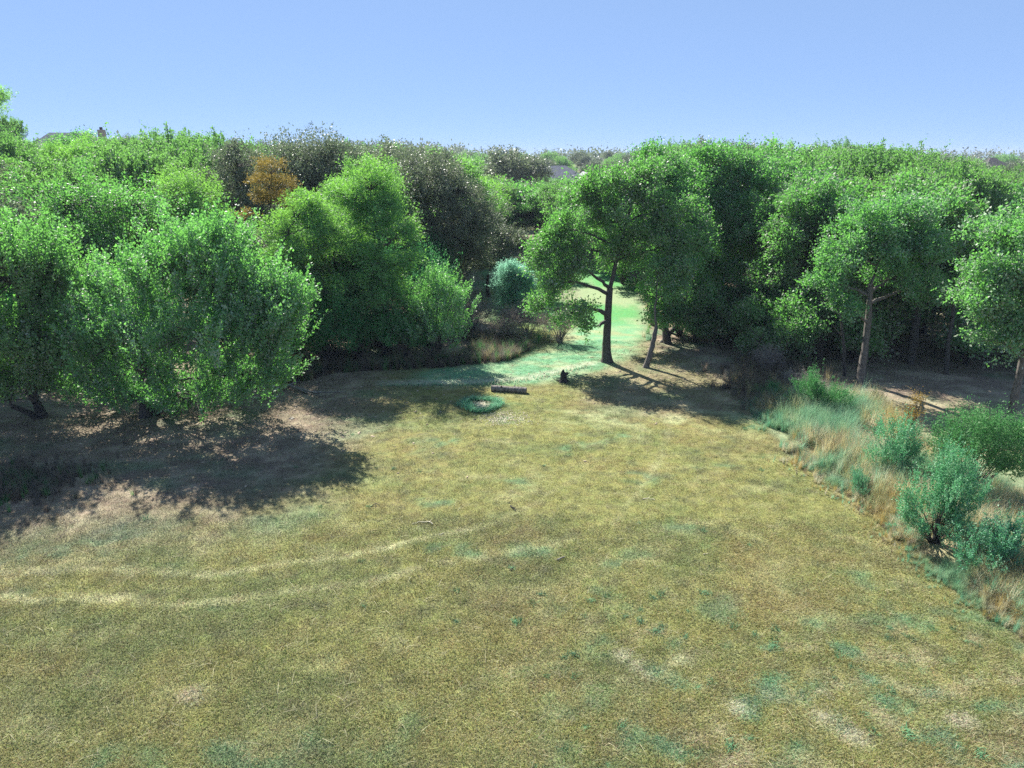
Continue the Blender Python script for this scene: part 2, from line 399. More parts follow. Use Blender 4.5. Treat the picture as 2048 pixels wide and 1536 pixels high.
def scatter(name, label, cat, P, rz, sc, cols, protos, tilt=None):
    n = len(P)
    V = np.asarray(P, np.float32)
    me = bpy.data.meshes.new(name)
    me.vertices.add(n); me.vertices.foreach_set("co", V.ravel())
    rot = np.zeros((n, 3)); rot[:, 2] = rz
    if tilt is not None: rot[:, :2] = tilt
    for an, ty, arr, key in (("rot", 'FLOAT_VECTOR', rot, 'vector'), ("sc", 'FLOAT', sc, 'value'), ("col", 'FLOAT_COLOR', np.c_[cols, np.ones(n)], 'color'), ("pick", 'FLOAT', RNG.integers(0, len(protos), n), 'value')):
        a = me.attributes.new(an, ty, 'POINT'); a.data.foreach_set(key, np.asarray(arr, np.float32).ravel())
    me.update()
    o = link(name, me, kind="stuff"); o["label"] = label; o["category"] = cat
    ng = bpy.data.node_groups.new(name + "_scatter", 'GeometryNodeTree')
    ng.interface.new_socket("Geometry", in_out='INPUT', socket_type='NodeSocketGeometry')
    ng.interface.new_socket("Geometry", in_out='OUTPUT', socket_type='NodeSocketGeometry')
    N, L = ng.nodes, ng.links
    gi = N.new("NodeGroupInput"); go = N.new("NodeGroupOutput"); jn = N.new("GeometryNodeJoinGeometry")
    def attr(nm, ty):
        a = N.new("GeometryNodeInputNamedAttribute"); a.data_type = ty; a.inputs["Name"].default_value = nm
        return a.outputs["Attribute"]
    pk = attr("pick", 'FLOAT')
    for k, pm in enumerate(protos):
        po = bpy.data.objects.new(name + "_blades", pm)          # never linked to the scene: only its mesh is used
        inf = N.new("GeometryNodeObjectInfo"); inf.inputs["Object"].default_value = po
        ip = N.new("GeometryNodeInstanceOnPoints")
        L.new(gi.outputs[0], ip.inputs["Points"]); L.new(inf.outputs["Geometry"], ip.inputs["Instance"])
        cm = N.new("FunctionNodeCompare"); cm.data_type = 'FLOAT'; cm.operation = 'EQUAL'; cm.inputs["Epsilon"].default_value = 0.2
        L.new(pk, cm.inputs[0]); cm.inputs[1].default_value = k
        L.new(cm.outputs[0], ip.inputs["Selection"])
        er = N.new("FunctionNodeEulerToRotation")
        L.new(attr("rot", 'FLOAT_VECTOR'), er.inputs[0]); L.new(er.outputs[0], ip.inputs["Rotation"])
        L.new(attr("sc", 'FLOAT'), ip.inputs["Scale"])
        L.new(ip.outputs[0], jn.inputs[0])
    L.new(jn.outputs[0], go.inputs[0])
    md = o.modifiers.new("scatter", 'NODES'); md.node_group = ng
    return o

# mown lawn in view: the nearer, the denser
def lawn_points(n):
    y = 8.5 + 34 * RNG.uniform(0, 1, n) ** 1.25
    half = y * 0.80 + 2.0
    x = RNG.uniform(-1, 1, n) * half
    xl = np.interp(y, XL_Y, XL_X); xr = np.interp(y, XR_Y, XR_X)
    k = (x > xl - 1.5) & (x < xr + 0.4)
    return x[k], y[k]
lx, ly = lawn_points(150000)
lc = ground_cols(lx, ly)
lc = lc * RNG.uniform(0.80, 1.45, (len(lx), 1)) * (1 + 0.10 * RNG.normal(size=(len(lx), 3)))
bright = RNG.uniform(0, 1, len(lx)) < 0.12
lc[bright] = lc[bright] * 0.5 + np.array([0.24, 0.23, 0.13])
scatter("lawn_grass", "mown olive lawn with straw and green patches across the foreground", "grass",
        np.stack([lx, ly, terrain(lx, ly)], 1), RNG.uniform(0, 6.28, len(lx)), RNG.uniform(0.7, 1.5, len(lx)) * (1 + 0.25 * (ly < 20)), np.clip(lc, 0.01, 1),
        [blade_tuft("lawn_tuft", 22, 0.16, 0.042, 0.011, 1.1, M['lawn'], 2), blade_tuft("lawn_tuft", 20, 0.18, 0.036, 0.012, 1.6, M['lawn'], 2), blade_tuft("lawn_tuft", 16, 0.14, 0.06, 0.009, 0.9, M['lawn'], 2)])

sx_, sy_ = lawn_points(3200)
k = sy_ < 30; sx_, sy_ = sx_[k], sy_[k]
sc_ = np.array([0.50, 0.46, 0.28]) * RNG.uniform(0.6, 1.15, (len(sx_), 1))
scatter("stray_stems", "stray pale uncut stems lying over the mown lawn", "grass stems", np.stack([sx_, sy_, terrain(sx_, sy_) + 0.03], 1), RNG.uniform(0, 6.28, len(sx_)), RNG.uniform(0.5, 1.3, len(sx_)), sc_,
        [blade_tuft("stem_tuft", 2, 0.04, 0.10, 0.010, 2.2, M['lawn'], 4), blade_tuft("stem_tuft", 3, 0.06, 0.14, 0.008, 1.5, M['lawn'], 4)])

n = 170
wx_ = RNG.uniform(0, 11.5, n); wy_ = RNG.uniform(9.5, 16.5, n)
k = fbm(wx_ / 1.5, wy_ / 1.2, 95, 2) > 0.48; wx_, wy_ = wx_[k], wy_[k]
wx_ = np.concatenate([wx_, RNG.uniform(-12, 10, 30)]); wy_ = np.concatenate([wy_, RNG.uniform(10, 29, 30)])
scatter("lawn_weeds", "small blue-green weed tufts dotted through the worn lawn at the lower right", "weeds", np.stack([wx_, wy_, terrain(wx_, wy_)], 1), RNG.uniform(0, 6.28, len(wx_)), RNG.uniform(0.5, 1.3, len(wx_)),
        np.array([0.09, 0.22, 0.10]) * RNG.uniform(0.6, 1.4, (len(wx_), 1)), [blade_tuft("weed_tuft", 34, 0.13, 0.10, 0.022, 1.4, M['lawn'], 2), blade_tuft("weed_tuft", 22, 0.09, 0.13, 0.018, 1.0, M['lawn'], 2)])

# long rough grass beyond the mown edge and round the wood's skirts
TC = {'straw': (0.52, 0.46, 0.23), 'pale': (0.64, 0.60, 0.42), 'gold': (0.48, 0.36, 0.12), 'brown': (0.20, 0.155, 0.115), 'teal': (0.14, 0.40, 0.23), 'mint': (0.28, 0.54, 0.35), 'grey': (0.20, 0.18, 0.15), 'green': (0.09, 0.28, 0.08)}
def pick_cols(n, names, w):
    c = np.array([TC[q] for q in names])[RNG.choice(len(names), n, p=np.array(w) / sum(w))]
    return c * RNG.uniform(0.7, 1.2, (n, 1))
px, py, pc, ps = [], [], [], []
def add_tall(x, y, c, s): px.append(x); py.append(y); pc.append(c); ps.append(s)
n = 15000
y = RNG.uniform(11.5, 31.5, n); x = np.interp(y, XR_Y, XR_X) + RNG.uniform(-1.3, 5.8, n) ; k = RNG.uniform(0, 1, n) < sstep(-1.3, 0.7, x - np.interp(y, XR_Y, XR_X)) ; x, y = x[k], y[k] ; x = x + 0.9 * (fbm(y / 0.9, y * 0 + 3.3, 83, 3) - 0.5)
k = fbm(x / 1.6, y / 1.6, 81, 2) > 0.30; x, y = x[k], y[k]
c = pick_cols(len(x), ['straw', 'pale', 'gold', 'brown', 'teal', 'mint', 'grey'], [4, 4.5, 1.8, 0.5, 1.4, 1.8, 0.5])
m = fbm(x / 2.3, y / 2.3, 82, 3)
c = lerpc(c, TC['teal'], sstep(0.58, 0.68, m) * 0.7); c = lerpc(c, TC['gold'], sstep(0.45, 0.36, m) * 0.4)
edge = sstep(-1.2, 1.8, x - np.interp(y, XR_Y, XR_X) + 0.8 * (fbm(x / 0.7, y / 0.7, 85, 2) - 0.5))
add_tall(x, y, c, (0.12 + 0.9 * edge) * RNG.uniform(0.6, 1.2, len(x)))
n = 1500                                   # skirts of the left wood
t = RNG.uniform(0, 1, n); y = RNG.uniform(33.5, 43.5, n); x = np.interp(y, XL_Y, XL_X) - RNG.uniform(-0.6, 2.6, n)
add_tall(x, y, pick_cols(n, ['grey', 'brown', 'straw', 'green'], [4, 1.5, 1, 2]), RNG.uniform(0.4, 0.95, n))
n = 900                                    # dry patch at the foot of the right wood
x = RNG.normal(13.2, 1.1, n); y = RNG.normal(33.0, 1.8, n)
add_tall(x, y, pick_cols(n, ['grey', 'brown', 'straw'], [3, 3, 1]), RNG.uniform(0.5, 1.1, n))
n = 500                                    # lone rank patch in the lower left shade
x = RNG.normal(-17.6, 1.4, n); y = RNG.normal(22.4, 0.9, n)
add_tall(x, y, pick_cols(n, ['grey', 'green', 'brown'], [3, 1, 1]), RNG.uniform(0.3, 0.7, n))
n = 1400                                   # the rank growth in the gap and the far clearing
x = RNG.uniform(-8, 11, n); y = RNG.uniform(42, 80, n)
k = (pldist(x, y, PATH) > 2.2) & (fbm(x / 3, y / 3, 90, 2) > 0.42); x, y = x[k], y[k]
add_tall(x, y, pick_cols(len(x), ['green', 'teal', 'mint', 'straw', 'pale'], [3, 3, 2, 1.2, 1]), RNG.uniform(0.4, 1.0, len(x)))
n = 500                                    # row of short dry tufts along the front of the green way
t = RNG.uniform(0, 1, n)
dx = np.interp(t, np.linspace(0, 1, len(DIRT)), [q[0] for q in DIRT]) + RNG.normal(0, 0.1, n); dy = np.interp(t, np.linspace(0, 1, len(DIRT)), [q[1] for q in DIRT]) - 0.45 + RNG.normal(0, 0.12, n)
add_tall(dx, dy, pick_cols(n, ['mint', 'teal', 'pale'], [2, 1.5, 2]), RNG.uniform(0.10, 0.2, n))
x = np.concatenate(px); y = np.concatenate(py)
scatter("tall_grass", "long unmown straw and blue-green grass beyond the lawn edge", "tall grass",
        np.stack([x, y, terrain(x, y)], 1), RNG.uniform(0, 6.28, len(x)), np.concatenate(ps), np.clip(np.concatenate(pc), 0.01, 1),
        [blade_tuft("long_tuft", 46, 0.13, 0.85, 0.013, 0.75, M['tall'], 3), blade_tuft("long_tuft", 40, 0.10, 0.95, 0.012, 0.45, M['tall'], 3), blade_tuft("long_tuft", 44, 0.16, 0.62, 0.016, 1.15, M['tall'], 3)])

# ------------------------------------------------------------------ trees and shrubs
def tube(path, rad, sides):
    path = np.asarray(path, float); rad = np.asarray(rad, float)
    n = len(path)
    t = np.gradient(path, axis=0); t = nrm(t)
    ref = np.where(np.abs(t[:, 2:3]) > 0.9, np.array([[1., 0, 0]]), np.array([[0., 0, 1]]))
    u = nrm(np.cross(t, ref)); v = np.cross(t, u)
    a = np.linspace(0, 2 * np.pi, sides, endpoint=False)
    P = path[:, None, :] + rad[:, None, None] * (np.cos(a)[None, :, None] * u[:, None, :] + np.sin(a)[None, :, None] * v[:, None, :])
    i = (np.arange(n - 1)[:, None] * sides + np.arange(sides)[None, :]); j = (np.arange(n - 1)[:, None] * sides + (np.arange(sides)[None, :] + 1) % sides)
    F = np.stack([i, j, j + sides, i + sides], -1).reshape(-1, 4)
    return P.reshape(-1, 3), F

class Wood:
    def __init__(s): s.V = []; s.F = []; s.n = 0
    def add(s, path, rad, sides=5):
        V, F = tube(path, rad, sides); s.V.append(V); s.F.append(F + s.n); s.n += len(V)
    def mesh(s, name, mat):
        return mesh_np(name, np.concatenate(s.V), np.concatenate(s.F), mat, smooth=True)

def curve(p0, p1, bend, n=7, wob=0.0):
    t = np.linspace(0, 1, n)[:, None]
    p = p0 * (1 - t) ** 2 + 2 * bend * t * (1 - t) + p1 * t ** 2
    if wob:
        w = RNG.normal(size=(n, 3)) * wob; w[0] = 0; w[-1] = 0; p = p + w
    return p

STYLE = {   # twigs per clump, leaves per twig, twig length, leaf length, leaf width, up, out, random, droop, spread
    'shoot': dict(tw=7, lf=20, L=0.95, a=0.115, b=0.068, up=0.95, out=0.85, rnd=0.33, dr=0.0, sp=0.05, bias=0.5),
    'clump': dict(tw=10, lf=16, L=0.46, a=0.12, b=0.075, up=0.35, out=0.8, rnd=0.7, dr=0.15, sp=0.12, bias=0.7),
    'feather': dict(tw=14, lf=22, L=0.70, a=0.16, b=0.036, up=0.75, out=0.7, rnd=0.6, dr=0.45, sp=0.09, bias=0.1),
    'small': dict(tw=12, lf=18, L=0.5, a=0.10, b=0.056, up=0.5, out=0.8, rnd=0.8, dr=0.05, sp=0.10, bias=0.4),
    'juniper': dict(tw=12, lf=26, L=0.7, a=0.075, b=0.028, up=0.8, out=0.8, rnd=0.4, dr=0.0, sp=0.05, bias=0.2),
    'stem': dict(tw=10, lf=8, L=0.8, a=0.16, b=0.016, up=0.9, out=0.7, rnd=0.5, dr=0.1, sp=0.03, bias=0.0),
}

def foliage(C, cen, style, n_total, size=1.0, rc=0.75):
    st = STYLE[style]
    nc = len(C)
    tw = st['tw']; lf = max(4, int(round(n_total / (nc * tw))))
    ctint = RNG.uniform(0, 1, nc)
    out = nrm(C - cen)
    n = nc * tw
    ci = np.repeat(np.arange(nc), tw)
    rr = (rc if np.ndim(rc) == 0 else rc[ci][:, None])
    o = C[ci] + rsph(n) * rr * 0.58 * RNG.uniform(0, 1, (n, 1)) ** 0.5
    d = nrm(out[ci] * st['out'] + np.array([0, 0, st['up']]) + RNG.normal(size=(n, 3)) * st['rnd'])
    L = st['L'] * RNG.uniform(0.55, 1.25, n) * np.sqrt(size) * np.where(RNG.uniform(0, 1, n) < 0.09, 1.75, 1.0)
    ttint = RNG.uniform(0, 1, n)
    m = n * lf; ti = np.repeat(np.arange(n), lf)
    t = RNG.uniform(0, 1, m) ** 0.75
    dt = d[ti]; s = (L[ti] * t)
    p = o[ti] + dt * s[:, None] + RNG.normal(size=(m, 3)) * st['sp'] * size
    p[:, 2] -= st['dr'] * s ** 2
    ax = nrm(dt * 0.7 + RNG.normal(size=(m, 3)) * 0.55 - np.array([0, 0, st['dr'] * 0.8]))
    nn = nrm(RNG.normal(size=(m, 3)) + np.array([0, 0, st['bias']]))
    sd = nrm(np.cross(ax, nn))
    sz = (RNG.uniform(0.65, 1.3, m) * size)[:, None]
    a = st['a'] * sz; b = st['b'] * sz * 0.5
    V = np.stack([p, p + ax * a * 0.45 + sd * b, p + ax * a, p + ax * a * 0.45 - sd * b], 1).reshape(-1, 3)
    F = np.arange(m * 4).reshape(m, 4)
    tint = np.clip(0.30 * ctint[ci][ti] + 0.25 * ttint[ti] + 0.45 * RNG.uniform(0, 1, m), 0, 1)
    return V, F, tint

def clumps(blobs, spacing):
    """clump centres spread through each blob, mostly near its skin, with lobes and hollows"""
    C = []; B = []
    for k, (x, y, z, rx, ry, rz) in enumerate(blobs):
        n = max(3, int(3.2 * (rx * ry * rz) ** (2 / 3) / spacing ** 2 * 1.7))
        d = rsph(n); d[:, 2] = np.where(d[:, 2] < -0.55, -d[:, 2] * 0.5, d[:, 2]); d = nrm(d)
        lob = 1 + 0.26 * np.sin(d[:, 0] * 5 + k) * np.cos(d[:, 1] * 4 + 2 * k) + 0.14 * RNG.normal(size=n)
        r = (RNG.uniform(0, 1, n) ** 0.45) * 0.78 + 0.10
        C.append(np.array([x, y, z]) + d * np.array([rx, ry, rz]) * (r * lob)[:, None]); B.append(np.full(n, k))
    return np.concatenate(C), np.concatenate(B)

def build_tree(name, label, cat, base, blobs, leaf, style, n_leaves, trunk_r=0.2, fork=None, bark='bark', size=1.0, spacing=0.8, stems=1, group=None, limbs_apart=True, rel=False, fine=True, crown_name="crown"):
    bx, by = base
    bz = tz(bx, by) if not rel else 0.0
    o = np.array([bx, by, bz])
    bl = [tuple(np.array(b[:3]) - (0 if rel else o)) + tuple(b[3:] if len(b) == 6 else (b[3], b[3], b[3] * 0.8)) for b in blobs]
    if limbs_apart and len(bl) > 3:
        ex = []
        for i, b in enumerate(bl):
            d_ = sorted((np.linalg.norm(np.array(b[:3]) - np.array(q[:3])), j) for j, q in enumerate(bl) if j != i)
            for _, j in d_[:2]:
                if j > i or RNG.uniform() < 0.3:
                    q = bl[j]; t_ = RNG.uniform(0.35, 0.65)
                    ex.append(tuple(np.array(b) * (1 - t_) + np.array(q) * t_ + np.concatenate([RNG.normal(size=3) * 0.3, np.zeros(3)]))[:3] + tuple((np.array(b[3:]) + np.array(q[3:])) * 0.5 * RNG.uniform(0.45, 0.75)))
        nb = len(bl)
        C, B = clumps(bl + ex, spacing)
        near = np.array([int(np.argmin([np.linalg.norm(np.array(x_[:3]) - np.array(q[:3])) for q in bl])) for x_ in ex]) if ex else np.zeros(0, int)
        B = np.where(B >= nb, near[np.clip(B - nb, 0, max(0, len(ex) - 1))] if ex else B, B)
    else:
        C, B = clumps(bl, spacing)
    cen = np.array([np.mean([b[0] for b in bl]), np.mean([b[1] for b in bl]), np.min([b[2] for b in bl]) * 0.6])
    lo = min(b[2] - b[5] for b in bl)
    if fork is None: fork = (cen[0] * 0.5, cen[1] * 0.5, max(0.5, lo + 0.5))
    else: fork = tuple(np.array(fork) - (0 if rel else o))
    fork = np.array(fork, float)
    root = thing(name, label, cat, tuple(o) if not rel else (0, 0, 0), 0, group)
    # trunk with root flare
    tk = Wood()
    hub = []
    for s in range(stems):
        off = np.array([0, 0, 0.]) if s == 0 else np.array([RNG.uniform(-1, 1) * trunk_r * 1.6, RNG.uniform(0, 1) * trunk_r * 1.6, 0])
        fk = fork + (0 if s == 0 else np.array([RNG.uniform(-1, 1), RNG.uniform(-1, 1), RNG.uniform(-.3, .6)]) * 0.9)
        mid = (off + fk) / 2 + np.array([RNG.uniform(-1, 1), RNG.uniform(-1, 1), 0]) * 0.09 * fk[2]
        p = curve(off + np.array([0, 0, -0.25]), fk, mid, 12, 0.012)
        t = np.linspace(0, 1, 12)
        r = trunk_r * (1 if s == 0 else 0.65) * (1 - 0.38 * t) * (1 + 0.65 * np.exp(-t * 14)) * (1 + 0.05 * RNG.normal(size=12))
        tk.add(p, r, 10 if fine else 6)
        hub.append((fk, r[-1], p))
    # limbs out to the blobs, branches out to the clumps
    paths = []
    for fk, fr, tp in hub:
        nt = len(tp); i0 = int(nt * 0.55)
        paths.append((tp[i0:], trunk_r * (1 - 0.38 * np.linspace(0, 1, nt))[i0:] * (1 if fk is hub[0][0] else 0.65)))
    order = sorted(range(len(bl)), key=lambda k: -(bl[k][2] + 0.3 * bl[k][5]))
    for k in order:
        b = bl[k]
        c = np.array(b[:3]); e = c + np.array([0, 0, b[5] * 0.35])
        best = None
        for pp, pr in paths:
            for j in range(len(pp)):
                if pr[j] < 0.035: continue
                v_ = e - pp[j]; dd = np.linalg.norm(v_) + max(0, 0.5 - v_[2]) * 1.6
                if best is None or dd < best[0]: best = (dd, pp[j], pr[j])
        st, fr = best[1], best[2]
        L_ = np.linalg.norm(e - st)
        bend = (st + e) / 2 + np.array([0, 0, 0.18 * L_]) * RNG.uniform(-0.3, 1) + RNG.normal(size=3) * 0.09 * L_
        pth = curve(st, e, bend, 11, 0.035)
        rr = np.linspace(fr * RNG.uniform(0.55, 0.78), 0.022, 11)
        paths.append((pth[2:], rr[2:]))
        w = Wood() if limbs_apart else tk
        w.add(pth, rr, 7 if fine else 4)
        Ck = C[B == k]
        step = 1 if fine else 2
        for q in Ck[::step]:
            dd = np.linalg.norm(pth - q, axis=1) + 0.25 * np.linalg.norm(pth - st, axis=1) * 0
            j = int(np.argmin(dd)); j = max(1, j - 1)
            a = pth[j]
            w.add(curve(a, q, a * 0.5 + q * 0.5 + np.array([0, 0, 0.08]) + RNG.normal(size=3) * 0.08, 4), [min(rr[j] * 0.6, 0.05), 0.028, 0.018, 0.008], 3)
        if limbs_apart: link("limb", w.mesh("limb", M[bark]), root)
    link("trunk", tk.mesh("trunk", M[bark]), root)
    V, F, t = foliage(C, cen, style, n_leaves * (0.84 if limbs_apart else 1.0), size * (1.05 if limbs_apart else 1.0), rc=min(0.95, spacing * 0.95))
    link(crown_name, mesh_np(crown_name, V, F, M[leaf], attrs={"tint": ('FACE', 'FLOAT', t)}), root)
    return root

def e(x, y, z, r, ry=None, rz=None):
    return (x, y, z, r, ry or r, rz or r * 0.8)

GL = "left of the lawn"
# big near trees on the left
build_tree("elm_tree", "big round bush-like elm with upright plumes at the lawn's left edge, casting the long shadow", "tree", (-16.2, 29.3),
  [e(-13.6, 29.5, 6.3, 2.7, 2.8, 2.1), e(-16.0, 29.0, 5.0, 2.2, 2.4, 1.7), e(-10.9, 29.3, 5.2, 2.3, 2.4, 1.9), e(-10.0, 28.6, 3.4, 1.8, 2.0, 1.7), e(-16.1, 28.2, 3.3, 2.0, 2.2, 1.5), e(-12.8, 27.8, 3.6, 2.4, 2.0, 1.6), e(-11.4, 28.4, 1.8, 1.6, 1.6, 1.2), e(-14.5, 28.3, 2.2, 1.9, 1.6, 1.0), e(-9.5, 29.0, 4.8, 1.4, 1.6, 1.3), e(-10.2, 28.6, 1.9, 1.2, 1.3, 1.0), e(-17.3, 28.8, 1.8, 1.6, 1.5, 0.9), e(-12.7, 28.8, 1.4, 1.3, 1.3, 0.8), e(-12.5, 30.0, 6.7, 2.0, 2.2, 1.6), e(-15.6, 28.8, 0.9, 1.4, 0.8, 0.5), e(-13.7, 29.4, 0.4, 1.5, 1.0, 0.6), e(-17.9, 29.8, 0.3, 1.4, 1.0, 0.6), e(-17.0, 29.2, 1.0, 1.5, 1.2, 0.8), e(-14.3, 28.9, 0.9, 1.4, 1.0, 0.7), e(-11.6, 29.2, 0.8, 1.3, 1.2, 0.7), e(-17.7, 28.8, 3.4, 1.6, 1.6, 1.3)],
  'elm', 'shoot', 135000, 0.26, stems=3, fork=(-15.6, 29.2, 1.8))
build_tree("elm_tree", "dark near elm cut by the left picture edge with pale plume shoots", "tree", (-20.6, 29.2),
  [e(-19.8, 29.0, 6.1, 2.6, 2.6, 2.1), e(-21.3, 27.5, 6.3, 2.8, 2.8, 2.4), e(-18.7, 30.0, 5.0, 1.9, 2.2, 1.7), e(-20.2, 28.0, 3.6, 2.4, 2.2, 1.7), e(-21.5, 26.5, 3.8, 2.6, 2.6, 1.9), e(-19.2, 28.6, 2.5, 2.0, 1.8, 1.3), e(-20.5, 28.2, 2.0, 1.8, 1.6, 1.0), e(-19.5, 27.5, 7.1, 1.8, 2.0, 1.2), e(-19.9, 28.6, 1.2, 1.6, 1.3, 0.8), e(-21.8, 27.5, 1.6, 1.9, 1.4, 0.9)],
  'elm', 'shoot', 95000, 0.24, stems=2)
build_tree("elm_tree", "broad elm behind the big round one, its dome of bright green reaching the left edge", "tree", (-27, 41),
  [e(-25.5, 42.0, 7.9, 4.0, 3.6, 2.3), e(-29.2, 42.0, 6.8, 3.3, 3.2, 2.4), e(-21.5, 41.0, 7.7, 2.7, 2.8, 2.0), e(-24.8, 39.5, 5.1, 3.6, 3.0, 2.2), e(-32.0, 43.0, 7.8, 3.2, 3, 2.3)],
  'broad', 'clump', 60000, 0.25, size=1.15)
build_tree("feathery_tree", "soft yellow-green tree behind the elms, left of the dark grey crowns", "tree", (-20.8, 46),
  [e(-20.0, 46.0, 7.9, 2.4, 2.4, 2.1), e(-21.7, 47.0, 8.5, 1.8), e(-18.5, 45.0, 6.2, 1.8, 2.0, 2.0), e(-20.0, 44.5, 5.6, 2.0)],
  'willow', 'feather', 30000, 0.16, size=1.1)
# dark grey crowns
build_tree("live_oak", "tall dark grey-green live oak crowning the skyline left of centre", "tree", (-15.6, 55),
  [e(-14.6, 55.0, 10.2, 3.6, 3.6, 2.7), e(-17.2, 55.5, 9.6, 2.6, 2.8, 2.5), e(-12.3, 54.5, 9.7, 2.4, 2.6, 2.3), e(-14.9, 54.0, 7.7, 3.6, 3.2, 2.8), e(-17.8, 54.0, 7.7, 2.4, 2.4, 2.6)],
  'grey', 'small', 46000, 0.3, size=1.45)
build_tree("live_oak", "smaller grey oak with bare lower limbs beside the ochre tree", "tree", (-20.2, 50.5),
  [e(-18.7, 51.0, 9.9, 2.2, 2.4, 1.9), e(-19.8, 50.5, 8.3, 1.9, 2.2, 2.2), e(-18.0, 50.0, 7.0, 1.8, 2.0, 1.8)],
  'grey', 'small', 20000, 0.22, size=1.35)
build_tree("ochre_tree", "small sparse tree with ochre-orange autumn leaves among green crowns", "tree", (-15.3, 46),
  [e(-14.9, 46.0, 10.0, 0.8, 0.8, 0.45), e(-15.7, 46.0, 9.2, 0.9, 0.9, 0.4), e(-14.2, 46.0, 9.0, 0.9, 0.9, 0.45), e(-15.0, 45.8, 8.1, 1.1, 1.0, 0.5), e(-13.9, 45.6, 7.8, 0.7, 0.7, 0.4), e(-16.0, 45.9, 8.2, 0.6, .6, .35), e(-16.5, 45.6, 7.0, 0.6, .6, .35), e(-14.4, 45.6, 7.0, 0.5, .5, .3)],
  'ochre', 'feather', 9000, 0.12, spacing=0.55, fork=(-15.4, 46.0, 6.4), limbs_apart=False)
# bright willows
build_tree("willow_tree", "tall bright lime-green feathery willow rising in the middle of the left wood", "tree", (-7.2, 39.5),
  [e(-7.7, 40.0, 9.3, 1.9, 2.0, 1.3), e(-9.1, 40.0, 8.3, 1.6, 1.8, 1.2), e(-6.7, 39.6, 8.1, 1.05, 1.2, 1.0), e(-7.4, 39.3, 7.0, 1.6, 1.5, 1.1), e(-5.9, 39.0, 6.7, 0.7, 0.9, 0.7), e(-8.8, 39.0, 6.0, 1.8, 1.7, 1.4), e(-7.0, 38.4, 4.9, 1.8, 1.5, 1.3), e(-5.3, 38.0, 5.3, 0.8, 0.9, 0.8), e(-9.1, 38.3, 3.7, 1.8, 1.5, 1.3), e(-6.9, 38.0, 3.4, 1.4, 1.3, 1.1)],
  'willow', 'feather', 66000, 0.24, fork=(-7.2, 39.2, 6.0), spacing=0.62)
build_tree("willow_tree", "leaning pale green willow with a bare slanting trunk, left of the lime one", "tree", (-12.8, 36.8),
  [e(-10.6, 37.4, 8.1, 1.2, 1.4, 0.9), e(-11.7, 37.2, 7.2, 1.1, 1.3, 0.9), e(-9.7, 37.0, 7.1, 1.1, 1.4, 1.0), e(-10.9, 36.6, 5.8, 1.5, 1.4, 1.0), e(-9.3, 36.5, 6.3, 0.9, 1.1, 0.9), e(-12.0, 36.6, 5.3, 1.1, 1.2, 0.9), e(-10.5, 36.4, 4.0, 1.7, 1.3, 1.2)],
  'willow', 'feather', 36000, 0.2, fork=(-11.7, 36.2, 6.4), spacing=0.62)
build_tree("live_oak", "large rounded charcoal-green oak hanging over the clearing beside the lime willow", "tree", (-4.8, 51.5),
  [e(-5.5, 51.0, 9.1, 2.7, 2.8, 2.1), e(-4.1, 50.5, 7.9, 2.8, 2.8, 2.4), e(-6.5, 51.5, 6.8, 2.6, 2.6, 2.6), e(-2.7, 49.8, 6.0, 2.2, 2.4, 2.3), e(-4.7, 50.0, 4.9, 2.8, 2.6, 2.4), e(-2.6, 50.0, 3.7, 1.5, 1.8, 1.6), e(-5.4, 50.0, 2.8, 2.6, 2.4, 1.6), e(-7.3, 53.0, 9.9, 1.4, 1.6, 1.2)],
  'grey', 'small', 70000, 0.34, size=1.25, spacing=0.85)
# the lone tree with a clear trunk
build_tree("shade_tree", "tree standing clear beside the path with a straight bare trunk and drooping left boughs", "tree", (5.3, 38.0),
  [e(5.1, 39.0, 9.4, 1.5, 1.6, 0.9), e(6.7, 39.0, 8.6, 1.6, 1.7, 1.1), e(3.7, 39.3, 8.6, 1.2, 1.4, 0.9), e(5.3, 38.5, 7.4, 2.0, 1.9, 1.2), e(2.8, 38.3, 6.9, 1.4, 1.5, 1.0), e(1.6, 38.0, 5.7, 1.2, 1.3, 0.9), e(3.3, 37.6, 5.1, 1.4, 1.4, 1.0), e(2.2, 37.4, 4.1, 1.1, 1.2, 0.9), e(3.4, 37.2, 2.9, 1.1, 1.1, 0.8), e(4.2, 37.2, 1.8, 0.5, 0.6, 0.5), e(7.4, 38.6, 6.6, 1.8, 1.7, 1.2), e(5.8, 38.4, 5.5, 1.3, 1.5, 0.9), e(1.5, 37.3, 2.9, 0.7, .8, .6), e(8.4, 38.6, 7.9, 1.6, 1.6, 1.1), e(8.8, 38.2, 6.1, 1.5, 1.5, 1.1), e(7.1, 39.5, 9.9, 1.2, 1.4, .8)],
  'broad', 'clump', 80000, 0.27, fork=(5.3, 38.1, 4.1), spacing=0.66)
for ch in []: pass
